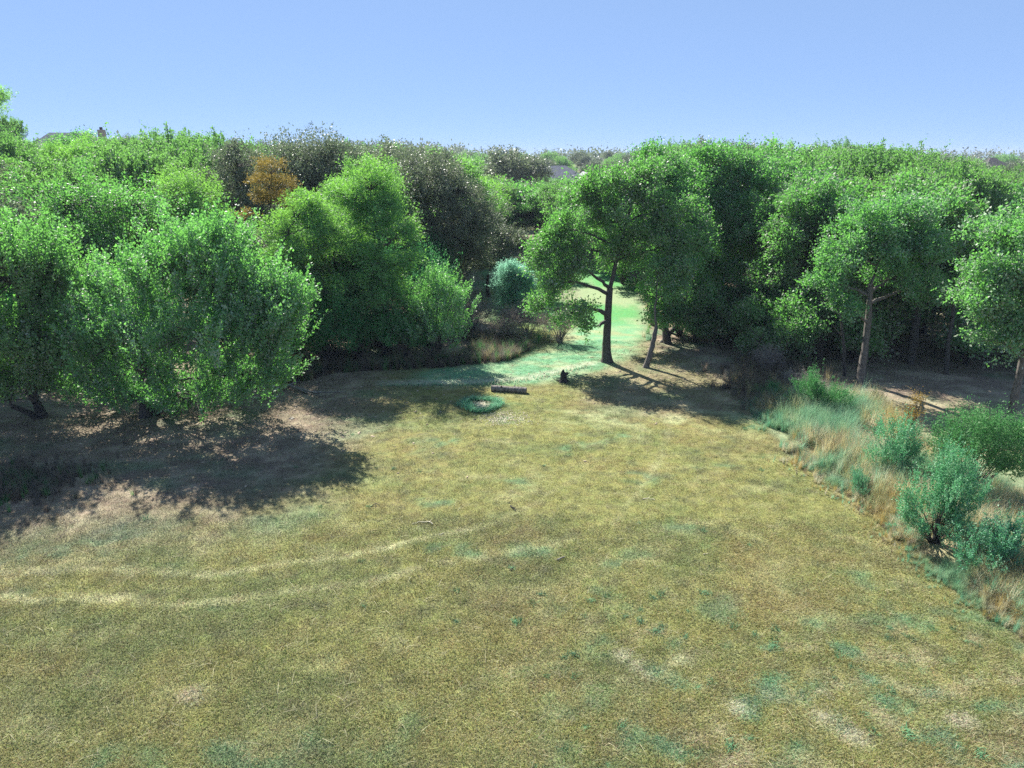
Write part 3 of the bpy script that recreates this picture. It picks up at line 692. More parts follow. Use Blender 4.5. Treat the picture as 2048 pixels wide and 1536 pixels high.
# right wood, front row
build_tree("leaning_tree", "slim tree with a grey trunk bending right, just right of the clear-trunked one", "tree", (7.2, 36.9),
  [e(8.4, 37.2, 3.9, 1.2, 1.2, 0.9), e(7.8, 37.6, 5.1, 1.1), e(9.0, 37.4, 5.0, 1.0)],
  'broad', 'clump', 9000, 0.17, fork=(7.7, 37.0, 2.2), bark='bark2', spacing=0.6)
build_tree("shade_tree", "dark-trunked tree at the corner of the right wood with low skirts", "tree", (9.5, 41.8),
  [e(8.8, 42.5, 9.5, 1.8, 2.0, 1.4), e(9.1, 42.0, 7.6, 2.0, 2.1, 1.6), e(8.9, 41.5, 5.4, 1.9, 1.8, 1.6), e(8.6, 41.0, 3.1, 1.6, 1.4, 1.2), e(10.5, 41.8, 6.2, 1.7, 1.7, 1.5), e(10.6, 41.4, 3.1, 1.7, 1.5, 1.3), e(8.2, 44.0, 10.6, 1.2, 1.4, 0.8), e(9.6, 45.5, 6.7, 2.0, 2.2, 1.4), e(8.5, 46.5, 7.2, 1.5, 1.8, 1.2), e(9.5, 41.2, 1.6, 1.3, 1.2, .8), e(8.4, 40.6, 1.7, .8, .9, .7)],
  'broad', 'clump', 80000, 0.28, stems=2, size=1.05, spacing=0.7)
build_tree("shade_tree", "tallest tree of the right wood, its broad crown peaking above the skyline", "tree", (12.4, 45.3),
  [e(13.6, 47.0, 10.3, 2.4, 2.4, 1.5), e(11.9, 46.5, 9.1, 2.0, 2.2, 1.6), e(15.2, 46.0, 8.8, 2.1, 2.2, 1.6), e(13.0, 45.3, 7.3, 2.3, 2.2, 1.7), e(14.7, 44.5, 5.9, 2.0, 2.0, 1.6), e(12.6, 44.0, 4.1, 2.0, 1.8, 1.6), e(13.7, 43.0, 2.1, 1.7, 1.5, 1.2), e(12.6, 43.0, 1.2, 1.4, 1.2, .8), e(14.9, 42.5, 1.3, 1.5, 1.3, .9), e(15.5, 42.3, 2.9, 1.7, 1.6, 1.2)],
  'broad', 'clump', 78000, 0.3, stems=2, size=1.1, spacing=0.78)
build_tree("shade_tree", "fork-trunked tree in the middle of the right wood with dark bare stems showing", "tree", (15.2, 40.2),
  [e(16.4, 41.5, 7.9, 2.0, 2.1, 1.3), e(15.3, 41.0, 6.3, 1.5, 1.8, 1.2), e(17.9, 41.5, 7.1, 1.6, 1.8, 1.2), e(17.5, 43.0, 8.4, 1.6, 1.7, 1.1), e(14.9, 40.5, 4.1, 1.3, 1.4, 1.1)],
  'broad', 'clump', 36000, 0.2, stems=3, size=1.05, spacing=0.7, fork=(16.2, 40.6, 4.1))
build_tree("shade_tree", "spreading light green tree with a slanting trunk in front of the right wood", "tree", (17.4, 33.9),
  [e(17.6, 35.5, 7.5, 2.0, 2.1, 1.1), e(19.6, 36.0, 7.9, 1.9, 1.9, 1.1), e(16.0, 34.8, 6.1, 1.4, 1.6, 1.0), e(18.0, 35.0, 6.3, 1.8, 1.7, 1.1), e(20.3, 35.6, 6.4, 1.3, 1.5, 1.0), e(15.4, 34.5, 4.8, 0.9, 1.1, 0.7), e(19.3, 35.2, 4.8, 1.6, 1.5, 1.0), e(16.5, 34.0, 3.6, 0.9, 1.0, 0.6), e(21.2, 35.6, 4.2, 1.1, 1.2, 0.8)],
  'elm', 'clump', 62000, 0.2, fork=(17.5, 34.5, 4.8), bark='bark2', spacing=0.66)
build_tree("shade_tree", "light green tree with a leaning trunk cut by the right picture edge", "tree", (21.4, 28.5),
  [e(21.0, 30.0, 7.4, 1.7, 1.8, 1.1), e(19.8, 29.4, 6.0, 1.3, 1.5, 0.9), e(21.4, 29.2, 5.8, 1.7, 1.7, 1.1), e(20.3, 29.0, 4.6, 1.2, 1.3, 0.8), e(21.4, 28.4, 3.7, 1.2, 1.3, 0.8), e(19.4, 29.6, 5.1, 0.6, 0.8, 0.5), e(22.6, 30.0, 7.6, 1.8, 2, 1.3), e(20.1, 28.8, 3.4, 0.7, 0.8, 0.5)],
  'elm', 'clump', 54000, 0.2, fork=(21.4, 28.6, 3.2), bark='bark2', spacing=0.66)
build_tree("live_oak", "dark open-crowned oak with pale bare limbs above the light green tree on the right", "tree", (29.8, 49.5),
  [e(29.6, 50.0, 8.0, 2.3, 2.4, 1.6), e(30.7, 49.6, 6.3, 2.0, 2.2, 1.5), e(28.7, 49.5, 5.7, 1.8, 2.0, 1.4), e(31.5, 51.0, 8.2, 1.7, 1.9, 1.2), e(30.1, 49.0, 3.7, 2.1, 2, 1.4)],
  'broad', 'clump', 36000, 0.24, size=1.2, bark='deadwood')

build_tree("elm_tree", "shaded elm in the dark hollow between the big round elm and the leaning willow", "tree", (-16.2, 37.6),
  [e(-15.8, 37.4, 6.2, 2.2, 2.0, 1.3), e(-17.6, 37.2, 5.6, 2.0, 2.0, 1.5), e(-14.4, 37.0, 5.6, 1.9, 1.8, 1.4), e(-16, 36.6, 4.0, 2.2, 1.8, 1.5), e(-13.8, 36.4, 3.2, 1.5, 1.4, 1.3)],
  'broad', 'clump', 24000, 0.2)
build_tree("elm_tree", "shaded elm behind the two near elms, far back at the left edge", "tree", (-25.5, 34.5),
  [e(-25.2, 34.4, 7.4, 2.7, 2.4, 1.6), e(-23.2, 34.2, 5.6, 2.2, 2.0, 1.6), e(-27.5, 34.0, 5.6, 2.3, 2.0, 1.6), e(-25, 33.6, 3.4, 2.8, 1.8, 1.5), e(-21.6, 34, 3.4, 1.9, 1.6, 1.4), e(-29.5, 33, 5.4, 2.2, 2, 1.6)],
  'broad', 'clump', 30000, 0.2)

build_tree("shade_tree", "tree at the far side of the corner tree, its crown stretched behind the clear-trunked tree for shade", "tree", (9.6, 46.8),
  [e(7.8, 46.8, 8.2, 2.4, 2.4, 1.5), e(9.8, 46.0, 7.8, 2.2, 2.2, 1.5), e(6.6, 45.2, 6.8, 1.6, 1.6, 1.1), e(9.4, 47.4, 5.6, 1.8, 1.8, 1.3), e(11, 44.6, 6.2, 1.6, 1.6, 1.2), e(5.8, 46.2, 7.4, 1.8, 1.8, 1.2), e(4.6, 44.6, 6.6, 1.4, 1.4, 1.0), e(8.2, 43.6, 7.2, 1.9, 1.8, 1.2), e(6.6, 43.0, 6.4, 1.4, 1.4, 1.0), e(10.6, 43.0, 6.8, 1.7, 1.6, 1.2)],  # hidden lobes stretched left of the trunk, added to shade the ground at right
  'broad', 'clump', 44000, 0.2, size=1.1)

# ------------------------------------------------------------------ stock trees for the woods, then copies
def stock(name, label, cat, seed_blobs, leaf, style, n, r, size, **kw):
    return build_tree(name, label, cat, (0, 0), seed_blobs, leaf, style, n, r, rel=True, size=size, limbs_apart=False, fine=False, **kw)

G_LW = "trees filling the wood on the rising ground at the left"
G_RW = "trees filling the wood on the right"
G_FW = "hazy trees among the far houses"
G_CW = "low trees across the far side of the clearing"
L_LW = "green tree of the dense wood on the left rise, merging with its neighbours"
L_RW = "green tree of the dense wood on the right, merging with its neighbours"
L_FW = "small hazy grey-green tree on the horizon beyond the woods"
L_CW = "dull green low tree at the back of the clearing"
stocks = []
for k in range(5):
    bl = [e(0, 0, 7.6, 2.3, 2.3, 1.9)]
    for q in range(5):
        an = q * 1.256 + RNG.uniform(-.4, .4); rr = RNG.uniform(1.3, 2.3)
        bl.append(e(rr * math.cos(an), rr * math.sin(an), RNG.uniform(5.2, 8.2), RNG.uniform(1.5, 2.1), None, RNG.uniform(1.2, 1.8)))
    for q in range(3):
        an = q * 2.1 + RNG.uniform(-.4, .4)
        bl.append(e(1.8 * math.cos(an), 1.8 * math.sin(an), RNG.uniform(3.2, 4.4), 1.5, None, 1.2))
    stocks.append(stock("broadleaf_tree", L_LW, "tree", bl, ['forest', 'forest', 'willow', 'grey', 'broad'][k], ['clump', 'shoot', 'feather', 'small', 'clump'][k], [42000, 42000, 40000, 40000, 42000][k], 0.2, [1.3, 1.3, 1.3, 1.5, 1.3][k], spacing=0.95))
used = [False] * 9
BACK = []
placed = []
def top_at(s):
    return np.interp(s, [-0.9, -0.70, -0.65, -0.57, -0.43, -0.30, -0.2, -0.1, 0.0, 0.08, 0.14, 0.20, 0.29, 0.38, 0.50, 0.53, 0.60, 0.70, 0.9],
                    np.array([40, 38, 30, 31, 21, 12, 2, -6, -60, -60, -40, 4, 16, 10, 5, -14, -24, -30, -36]) * 0.00064)
HERO = [(-16.2, 29.4), (-20.8, 29.6), (-27, 41), (-20.8, 46), (-16.2, 37.6), (-25.5, 34.5), (-15.6, 55), (-20.2, 50.5), (-15.3, 46), (-7.2, 39.5), (-12.8, 36.8), (-4.8, 51.5), (5.3, 38.1), (9.5, 41.8), (12.4, 45.3), (15.2, 40.2), (17.2, 34.2), (21, 28.5), (29.8, 49.5)]
def ok(x, y, d):
    return all((x - a) ** 2 + (y - b) ** 2 > d * d for a, b in placed) and all((x - a) ** 2 + (y - b) ** 2 > 16 for a, b in HERO)
KINDW = ["green broad-leaved", "green plume-shooted", "yellow-green feathery", "dull grey-green", "deep green"]
def where_words(x, y, group):
    dep = "at the front" if y < 56 else ("in the middle depth" if y < 80 else "along the skyline")
    s = x / y
    if group == G_LW:
        w = "off the far left" if s < -0.62 else ("behind the near elms" if s < -0.42 else ("left of the grey crowns" if s < -0.3 else "behind the grey crowns"))
        return dep + " of the left rise, " + w
    w = "next to the clearing" if s < 0.26 else ("behind the tallest tree" if s < 0.38 else ("behind the slanting-trunk tree" if s < 0.56 else "toward the right edge"))
    return dep + " of the right wood, " + w
def put(x, y, h, k, label, group, wide=1.0):
    placed.append((x, y))
    if group in (G_LW, G_RW): label = KINDW[k] + " tree " + where_words(x, y, group)
    elif group == G_CW: label = ("taller " if h > 7.9 else "low ") + KINDW[k] + " tree at the " + ("left" if x < -1 else "right" if x > 6.2 else "middle") + " back of the clearing"

    s = h / 9.3; rz = RNG.uniform(0, 6.28); z = tz(x, y)
    sc = (s * wide * RNG.uniform(0.95, 1.2), s * wide * RNG.uniform(0.95, 1.2), s)
    if not used[k]:
        used[k] = True; r = stocks[k]
        r.location = (x, y, z); r.rotation_euler = (0, 0, rz); r.scale = sc; r["label"] = label; r["group"] = group
        return r
    return dup(stocks[k], (x, y, z), rz, sc, label, group)
def fill(n, xr, yr, test, group, label, wts, spacing, tries=9000):
    c = 0
    for _ in range(tries):
        if c >= n: break
        y = RNG.uniform(*yr); x = RNG.uniform(*xr)
        if not test(x, y) or not ok(x, y, spacing * (1 + 0.004 * (y - 45))): continue
        ztop = 11 + top_at(x / y) * y - RNG.uniform(0, 1) ** 2 * 2.2 - (1.0 if y < 60 else 0)
        h = min(12.5, max(4.5, ztop - tz(x, y)))
        put(x, y, h, int(RNG.choice(5, p=wts)), label, group, 1.0 if h > 8 else 1.25); c += 1
fill(120, (-98, -5), (36, 112), lambda x, y: x < -5 - 0.30 * (y - 38) * (y < 60) - 0.04 * max(0, y - 60) and x > -0.86 * y - 4 and not (x > -24 and y < 44) and not (-0.40 < x / y < -0.20 and y < 64) and not (-0.15 < x / y < -0.03 and y < 60), G_LW, L_LW, [.36, .26, .12, .10, .16], 5.2)
fill(130, (9, 98), (38, 112), lambda x, y: x > 13 + 0.02 * (y - 40) and x < 0.86 * y + 4 and not (y < 44 and x < 21), G_RW, L_RW, [.40, .28, .05, .07, .20], 5.2)
for (x, y, h, k) in [(-70.8, 98, 13.4, 2), (-74.5, 99, 12.6, 1), (-77, 97, 12.2, 3), (-68.5, 100, 9.4, 1), (-80, 103, 10.5, 0), (-84, 108, 10.2, 0)]:
    put(x, y, h, k, L_LW, G_LW)
for (x, y, h, k) in [(-9.8, 43.6, 8.0, 0), (-13.6, 42.6, 6.6, 3), (-11.2, 40.2, 6.6, 1), (-1.9, 56.5, 6.0, 3)]:
    put(x, y, h, k, L_LW, G_LW, 1.15)
for x_, y_, s_, l_ in [(-10.8, 39.6, 1.2, "dark bush behind the leaning willow"), (-7.9, 41.0, 1.3, "dark bush behind the lime willow's trunk"), (-5.0, 41.4, 1.2, "dark bush behind the sunlit plumed bush"), (-15.5, 39.0, 1.4, "dark bush deep in the hollow of the left wood"), (-5.2, 47.3, 1.2, "dark bush below the front of the charcoal oak")]:
    BACK.append((x_, y_, s_, l_))
for (x, y, h, k) in [(17.8, 43.4, 9.6, 4), (22.4, 44.0, 9.4, 0), (26.5, 44.5, 9.2, 1)]:
    put(x, y, h, k, L_RW, G_RW, 1.1)
# low trees round the far side of the clearing
for (x, y, h, k) in [(-6.8, 68, 10.6, 2), (-4.6, 76, 9.0, 2), (-9.5, 74, 11.2, 0), (-2.6, 86, 7.0, 1), (0.6, 92, 6.6, 3), (3.6, 88, 6.8, 4), (6.4, 84, 7.3, 1), (7.4, 73, 8.0, 0), (10.4, 70, 8.4, 1), (3.2, 98, 6.2, 0), (-3.2, 100, 7.2, 3), (8.8, 92, 7.0, 4), (12.0, 60, 8.6, 0), (12.8, 78, 8.5, 4), (12, 96, 7.0, 1), (-0.5, 110, 6.2, 0), (5.5, 112, 6.4, 1)]:
    put(x, y, h, k, L_CW, G_CW, 1.3)

# ------------------------------------------------------------------ shrubs
def shrub(name, label, base, blobs, leaf, style, n, size=1.0, bark='bark', stems=4, spacing=0.35, group=None, cat="shrub", rel=False):
    bx, by = base; bz = 0 if rel else tz(bx, by)
    root = thing(name, label, cat, (0, 0, 0) if rel else (bx, by, bz), 0, group)
    C, B = clumps(blobs, spacing)
    w = Wood()
    for q in C[RNG.choice(len(C), min(len(C), 34), replace=False)]:
        s = np.array([q[0] * 0.08 + RNG.uniform(-.06, .06), q[1] * 0.08 + RNG.uniform(-.06, .06), -0.05])
        w.add(curve(s, q, q * np.array([0.35, 0.35, 0.6]) + RNG.normal(size=3) * 0.05, 6, 0.01), np.linspace(0.03, 0.006, 6), 4)
    link("stems", w.mesh("stems", M[bark]), root)
    V, F, t = foliage(C, np.array([0, 0, min(b[2] for b in blobs) * 0.3]), style, n, size, rc=spacing * 0.95)
    keep = V.reshape(-1, 4, 3)[:, :, 2].min(1) > 0.0
    V = V.reshape(-1, 4, 3)[keep].reshape(-1, 3); F = np.arange(len(V)).reshape(-1, 4); t = t[keep]
    link("foliage", mesh_np("foliage", V, F, M[leaf], attrs={"tint": ('FACE', 'FLOAT', t)}), root)
    return root

G_US = "shrubs under the left wood's edge"
S = {}
S['dark'] = shrub("shrub", "dark dense shrub under the lime willow, nearest the big round elm", (-10.0, 36.7), [e(0, 0, 1.5, 1.4, 1.2, 1.2), e(0.8, 0.2, 2.2, 1.1, 1.0, 1.0), e(-0.8, 0, 1.0, 1.0, 0.9, 0.8)], 'juniper', 'juniper', 16000, 1.3, spacing=0.5)
dup(S['dark'], (-8.6, 38.4, tz(-8.6, 38.4)), 1.9, (1.1, 1.1, 1.25), "dark dense shrub at the foot of the lime willow's trunk")
dup(S['dark'], (-6.0, 37.9, tz(-6, 37.9)), 3.6, (0.9, 0.9, 0.8), "low dark shrub between the willow foot and the sunlit privet-like bush")
for x_, y_, s_, l_ in BACK + [(-14.0, 34.6, 1.0, "dark bush in the hollow just right of the big round elm"), (-18.5, 34.2, 1.3, "dark bush behind the trunk of the big round elm"), (-23.0, 32.4, 1.3, "dark bush behind the near elm at the left edge"), (-10.0, 37.0, 1.15, "dark bush under the leaning pale willow")]: dup(S["dark"], (x_, y_, tz(x_, y_)), x_, (s_, s_, s_ * 1.3), l_)
dup(S['dark'], (-12.8, 37.2, tz(-12.8, 37.2)), 4.6, (1.2, 1.1, 1.1), "dark shrub in the deep shade behind the big round elm")
shrub("shrub", "tall leafy bush with sunlit plumes on top at the right end of the left wood", (-4.2, 38.0),
      [e(0.1, 0.3, 3.6, 1.5, 1.4, 0.9), e(0.9, 0.2, 2.9, 1.2, 1.2, 0.9), e(-0.9, 0.3, 2.4, 1.4, 1.2, 1.1), e(0.4, -0.2, 1.5, 1.6, 1.2, 1.1), e(-1.4, 0, 1.2, 1.1, 1.0, 0.9)], 'elm', 'shoot', 26000, 0.85, spacing=0.5)
shrub("shrub", "pale teal fuzzy rounded bush standing alone in the clearing", (0.2, 51.2),
      [e(0, 0, 1.9, 1.3, 1.2, 1.7), e(-0.5, 0, 2.3, 1.0, 0.9, 1.1), e(0.5, 0.1, 1.8, 0.9, 0.9, 1.2), e(0, 0, 0.8, 1.5, 1.3, 0.8), e(0, -0.3, 0.3, 1.4, 1.1, 0.4)], 'pale', 'feather', 52000, 0.8, spacing=0.32)
S['brush'] = shrub("shrub", "grey twiggy brush below the drooping boughs of the clear-trunked tree", (2.9, 42.1), [e(0, 0, 0.8, 1.1, 0.9, 0.7), e(0.5, 0.1, 1.0, 0.8, 0.7, 0.6)], 'dry', 'stem', 6500, 1.0, spacing=0.3, bark='deadwood')
for (x, y, rz, s, lb) in [(-0.4, 42.2, 1.0, (1.2, 1.2, 1.0), "grey brush left of the green way, beside the sunlit plumed bush"), (1.0, 43.4, 2.2, (1.1, 1.0, 0.9), "small grey brush at the left bend of the green way"), (-2.6, 43.9, 3.2, (1.4, 1.3, 1.2), "darker grey brush mound behind the plumed bush"),
                          (13.2, 35.2, 4.0, (0.8, 0.8, 0.8), "dry brown brush at the foot of the right wood, left of the green roadside bush"), (13.8, 32.2, 5.0, (0.9, 0.8, 0.6), "dry brown brush behind the teal grass at the lawn corner"), (14.2, 38.0, 0.5, (0.7, 0.7, 0.7), "dark twiggy brush under the tallest tree of the right wood"), (12.9, 9.9, 2.0, (0.8, 0.8, 0.7), "reddish-grey dry brush at the far lower right of the rough strip")]:
    dup(S['brush'], (x, y, tz(x, y)), rz, s, lb)
S['green'] = shrub("shrub", "green leafy bush, half dry on its right side, heading the rough grass strip", (13.7, 29.5), [e(-0.2, 0, 0.8, 1.0, 0.8, 0.7), e(0.5, 0, 0.5, 0.8, 0.7, 0.5), e(-0.5, 0.1, 1.3, 0.5, 0.5, 0.4)], 'juniper', 'shoot', 15000, 0.42, spacing=0.34)
dup(S['green'], (12.0, 31.5, tz(12, 31.5)), 2.0, (0.55, 0.55, 0.5), "little dark bush beside the dry brush at the lawn corner")
shrub("juniper", "large upright bright green juniper with bare stems showing low down, at the right edge", (15.5, 21.9),
      [e(0.1, 0.2, 2.3, 1.2, 1.0, 0.65), e(1.0, 0.1, 2.0, 1.0, 0.9, 0.6), e(-0.7, 0, 1.7, 0.9, 0.9, 0.7), e(1.3, 0, 1.1, 0.9, 0.8, 0.5), e(0.3, -0.2, 1.5, 1.1, 0.8, 0.5), e(1.7, 0.2, 1.7, 0.6, .6, .5)], 'juniper', 'juniper', 34000, 0.95, spacing=0.36, cat="shrub")
shrub("shrub", "blue-green small-leaved bush at the lawn edge, in front of the large juniper", (12.6, 18.7),
      [e(0, 0, 1.8, 0.9, 0.8, 0.6), e(-0.4, 0, 1.0, 0.9, 0.8, 0.7), e(0.6, 0.1, 1.1, 0.8, 0.8, 0.7), e(0.1, 0, 2.3, 0.5, 0.5, 0.35), e(0, -0.1, 0.5, 1.1, 0.9, 0.45)], 'teal', 'shoot', 30000, 0.42, spacing=0.36)
shrub("shrub", "blue-green round bush halfway along the rough strip, left of the large juniper", (13.5, 22.9),
      [e(0, 0, 1.4, 0.9, 0.8, 0.6), e(-0.4, 0, 0.8, 0.75, 0.6, 0.5), e(0.45, 0, 0.9, 0.7, 0.6, 0.5), e(0, 0, 0.4, 0.8, 0.7, 0.35)], 'teal', 'shoot', 18000, 0.42, spacing=0.36)
S['sm'] = shrub("shrub", "dark blue-green straggling bush by the bare shaded hollow at the right edge", (13.0, 16.9),
      [e(0, 0, 0.8, 0.8, 0.6, 0.55), e(0.5, 0.1, 1.0, 0.6, 0.5, 0.45), e(-0.3, 0, 0.4, 0.6, 0.5, 0.35), e(0.4, 0, 0.4, 0.6, 0.5, 0.3)], 'teal', 'shoot', 13000, 0.42, spacing=0.34)
dup(S['sm'], (11.7, 21.6, tz(11.7, 21.6)), 1.2, (0.5, 0.5, 0.5), "small dark clump of a bush right on the mown edge, halfway along the strip")
dup(S['sm'], (15.8, 15.6, tz(15.8, 15.6)), 2.6, (1.1, 1.1, 0.9), "sprawling blue-green bush at the very right edge below the juniper")
shrub("sapling", "slender sapling with rusty orange top leaves among the pale grass", (16.0, 26.5),
      [e(0.1, 0, 2.0, 0.22, 0.22, 0.3), e(-0.05, 0, 1.4, 0.3, 0.3, 0.3), e(-0.5, 0, 1.1, 0.3, 0.2, 0.2)], 'ochre', 'small', 1100, 0.6, spacing=0.2, cat="sapling")
# dark understorey of the right wood
S['und'] = shrub("shrub", "dark undergrowth bush under the tallest tree of the right wood", (13.6, 41.2), [e(0, 0, 1.3, 1.6, 1.2, 1.1), e(0.9, 0.2, 1.9, 1.2, 1.0, 0.8), e(-1.0, 0, 1.0, 1.0, 0.9, 0.7)], 'broad', 'clump', 9000, 1.1, spacing=0.55)
for x_, y_, s_, l_ in [(-3.2, 90, 2.6, "round green thicket at the back left of the clearing"), (0.6, 93, 2.4, "round green thicket at the back of the clearing, right of the first"), (4.4, 91, 2.5, "green thicket at the back of the clearing seen over the teal bush"), (8.2, 88, 2.7, "green thicket at the back of the clearing, behind the clear-trunked tree's crown"), (7.2, 78, 2.2, "green thicket behind the upper crown of the clear-trunked tree"), (11.6, 74, 2.4, "green thicket where the clearing meets the right wood"), (9.9, 63, 1.5, "sunlit green bush at the right side of the clearing"), (3.4, 64, 1.2, "sunlit bush in the clearing right of the teal bush"), (-6.0, 62, 1.6, "bush at the foot of the charcoal oak"), (3.0, 54.5, 1.0, "small sunlit bush beside the teal bush")]:
    dup(S['und'], (x_, y_, tz(x_, y_)), x_ * 2, (s_, s_, s_), l_)
US = [(11.2, 42.2, 0.7, 'low bush at the foot of the corner tree of the right wood'), (10.6, 43.6, 0.9, 'low bush behind the corner tree\'s trunk'), (14.6, 39.6, 1.1, "lit leafy bush under the fork-trunked tree"), (16.3, 38.9, 1.25, "leafy bush just left of the stout short trunk"), (13.9, 37.2, 0.8, "low leafy bush above the dry brush of the right wood"), (18.8, 37.8, 1.0, "leafy bush right behind the slanting trunk"), (21.2, 39.6, 1.5, "leafy bush between the slanting trunk and the stout dark trunk"), (25.0, 37.6, 1.2, "leafy bush right of the thin straight dark trunk"), (28.0, 35.2, 1.1, "leafy bush behind the leaning edge tree"), (11.8, 44.6, 0.8, 'little undergrowth bush beside the corner tree of the right wood'), (15.6, 43.4, 1.1, 'undergrowth bush between the tallest tree and the fork-trunked one'), (17.2, 41.5, 1.3, "undergrowth bush behind the lit green tree's slanting trunk"), (20.2, 42.8, 1.7, "tall dark undergrowth bush right of the slanting trunk"), (23.5, 42.5, 1.9, "tall dark undergrowth bush in the blackest part of the right wood"), (26.8, 40.8, 1.7, "dark undergrowth bush toward the right picture edge"), (30.5, 39.0, 1.8, "undergrowth bush at the right picture edge, behind the leaning edge tree"), (15.4, 37.6, 1.0, "low green undergrowth bush left of the slanting trunk"), (12.8, 44.5, 1.2, "undergrowth bush beyond the corner tree of the right wood"), (33.5, 36.5, 1.6, "undergrowth bush just off the right edge of the wood")]
for x, y, s, lb in US: dup(S['und'], (x, y, tz(x, y)), RNG.uniform(0, 6), (s, s, s * 1.05), lb)
# stems that show in the right wood, bare poles
def bare_stem(name, label, base, tip, r, bend, mat='bark', cat="tree"):
    b = np.array([*base, tz(*base)]); t = np.array(tip)
    w = Wood(); w.add(curve(np.array([0, 0, -0.15]), t - b, (t - b) * 0.5 + np.array(bend), 9, 0.015), r * np.linspace(1.15, 0.5, 9), 8)
    root = thing(name, label, cat, tuple(b))
    link("trunk", w.mesh("trunk", M[mat]), root)
    w2 = Wood()
    for k in range(5):
        s = (t - b) * RNG.uniform(0.5, 0.95); q = s + np.array([RNG.uniform(-1, 1), RNG.uniform(-1, 1), RNG.uniform(0.5, 1.3)])
        w2.add(curve(s, q, (s + q) / 2 + np.array([0, 0, -.1]), 5), np.linspace(r * 0.4, 0.008, 5), 4)
    link("twigs", w2.mesh("twigs", M[mat]), root, kind="stuff")
bare_stem("bare_tree", "thin dark trunk left of the slanting grey one in the right wood", (17.3, 35.2), (16.6, 35.8, 4.0), 0.09, (0.2, 0, 0))
bare_stem("bare_tree", "stout dark trunk deep in the right wood between the two lit trees", (21.9, 37.5), (22.2, 38.6, 5.0), 0.24, (0.1, 0, 0))
bare_stem("bare_tree", "thin straight dark trunk in the blackest part of the right wood", (22.8, 35.6), (23.0, 36.4, 4.5), 0.12, (-0.2, 0, 0))
bare_stem("bare_tree", "short stout dark trunk left of the slanting trunk, further back", (17.2, 38.4), (17.3, 38.8, 4.0), 0.2, (0.1, 0, 0))
bare_stem("bare_tree", "dark trunk seen through the gap under the tallest tree of the right wood", (12.1, 45.0), (12.2, 45.4, 5.0), 0.2, (0.1, 0, 0))
bare_stem("dead_pole", "black dead pole leaning right out of the dry brush", (13.2, 37.7), (12.9, 35.4, 2.2), 0.04, (0, 0, 0), 'char', "dead branch")

# ------------------------------------------------------------------ small things on the lawn
def log():
    a = np.array([*(-1.0, 32.7), 0]); b = np.array([*(0.7, 32.4), 0]); r = 0.15
    a[2] = tz(a[0], a[1]) + r * 0.9; b[2] = tz(b[0], b[1]) + r * 0.9
    c = (a + b) / 2; root = thing("log", "cut log lying on the lawn with pale bark along its top", "log", tuple(c - np.array([0, 0, r * 0.9])))
    o = np.array(root.location)
    n, k = 40, 16
    t = np.linspace(0, 1, n); P = []
    ax = nrm(b - a); u = nrm(np.cross(ax, np.array([0, 0, 1.]))); v = np.cross(u, ax)
    an = np.linspace(0, 2 * np.pi, k, endpoint=False)
    for q in t:
        rr = r * (1 + 0.05 * np.sin(q * 9) + 0.10 * (vnoise(an * 3.1, np.full(k, q * 14), 5) - 0.5) + 0.10 * (vnoise(an * 1.2 + 9, np.full(k, q * 5), 6) - 0.5))
        P.append((a + (b - a) * q - o) + rr[:, None] * (np.cos(an)[:, None] * u + np.sin(an)[:, None] * v))
    V = np.concatenate(P)
    i = np.arange(n - 1)[:, None] * k + np.arange(k)[None, :]; j = np.arange(n - 1)[:, None] * k + (np.arange(k)[None, :] + 1) % k
    link("bark", mesh_np("bark", V, np.stack([i, j, j + k, i + k], -1).reshape(-1, 4), M['logbark'], smooth=True), root)
    for ring, s in ((V[:k], -1), (V[-k:], 1)):
        cc = ring.mean(0); W = np.concatenate([ring, ring * 0.5 + cc * 0.5 + ax * s * 0.006, [cc + ax * s * 0.008]])
        F = []
        for q in range(k):
            F.append([q, (q + 1) % k, k + (q + 1) % k, k + q]); F.append([k + q, k + (q + 1) % k, 2 * k, 2 * k])
        me = bpy.data.meshes.new("cut_end"); me.from_pydata([tuple(w) for w in W], [], [tuple(dict.fromkeys(f)) for f in F]); me.materials.append(M['cutwood'])
        link("cut_end", me, root)
    for q in range(2):
        p = a + (b - a) * (0.3 + 0.35 * q) - o
        w = Wood(); w.add(np.array([p, p + v * 0.14 + u * (0.1 - 0.2 * q), p + v * 0.19 + u * (0.14 - 0.28 * q)]), [0.045, 0.035, 0.022], 7)
        link("knot", w.mesh("knot", M['logbark']), root)
M['logbark'] = bark_mat("log_bark", (0.05, 0.042, 0.036), (0.24, 0.21, 0.18), 4.0)
M['cutwood'] = plain_mat("cut_wood", (0.24, 0.18, 0.10), 0.85)
log()

# blackened stump with two broken horns
sx, sy = (2.6, 34.3)
st = thing("tree_stump", "short blackened stump with a broken knobbly top at the edge of the tree shade", "tree stump", (sx, sy, tz(sx, sy)))
w = Wood(); w.add(np.array([[0, 0, -0.05], [0, 0, 0.1], [0.02, 0, 0.28], [0.0, 0.02, 0.42], [0.0, 0, 0.50]]), [0.25, 0.18, 0.16, 0.17, 0.10], 11)
link("trunk", w.mesh("trunk", M['char']), st)
w = Wood(); w.add(np.array([[0, 0, 0.42], [-0.03, 0, 0.56], [0.0, 0.02, 0.66]]), [0.12, 0.075, 0.02], 8); link("broken_top", w.mesh("broken_top", M['char']), st)
w = Wood(); w.add(np.array([[0.08, 0, 0.38], [0.2, -0.02, 0.47], [0.27, -0.03, 0.45]]), [0.09, 0.07, 0.03], 8); link("side_knob", w.mesh("side_knob", M['char']), st)
w = Wood()
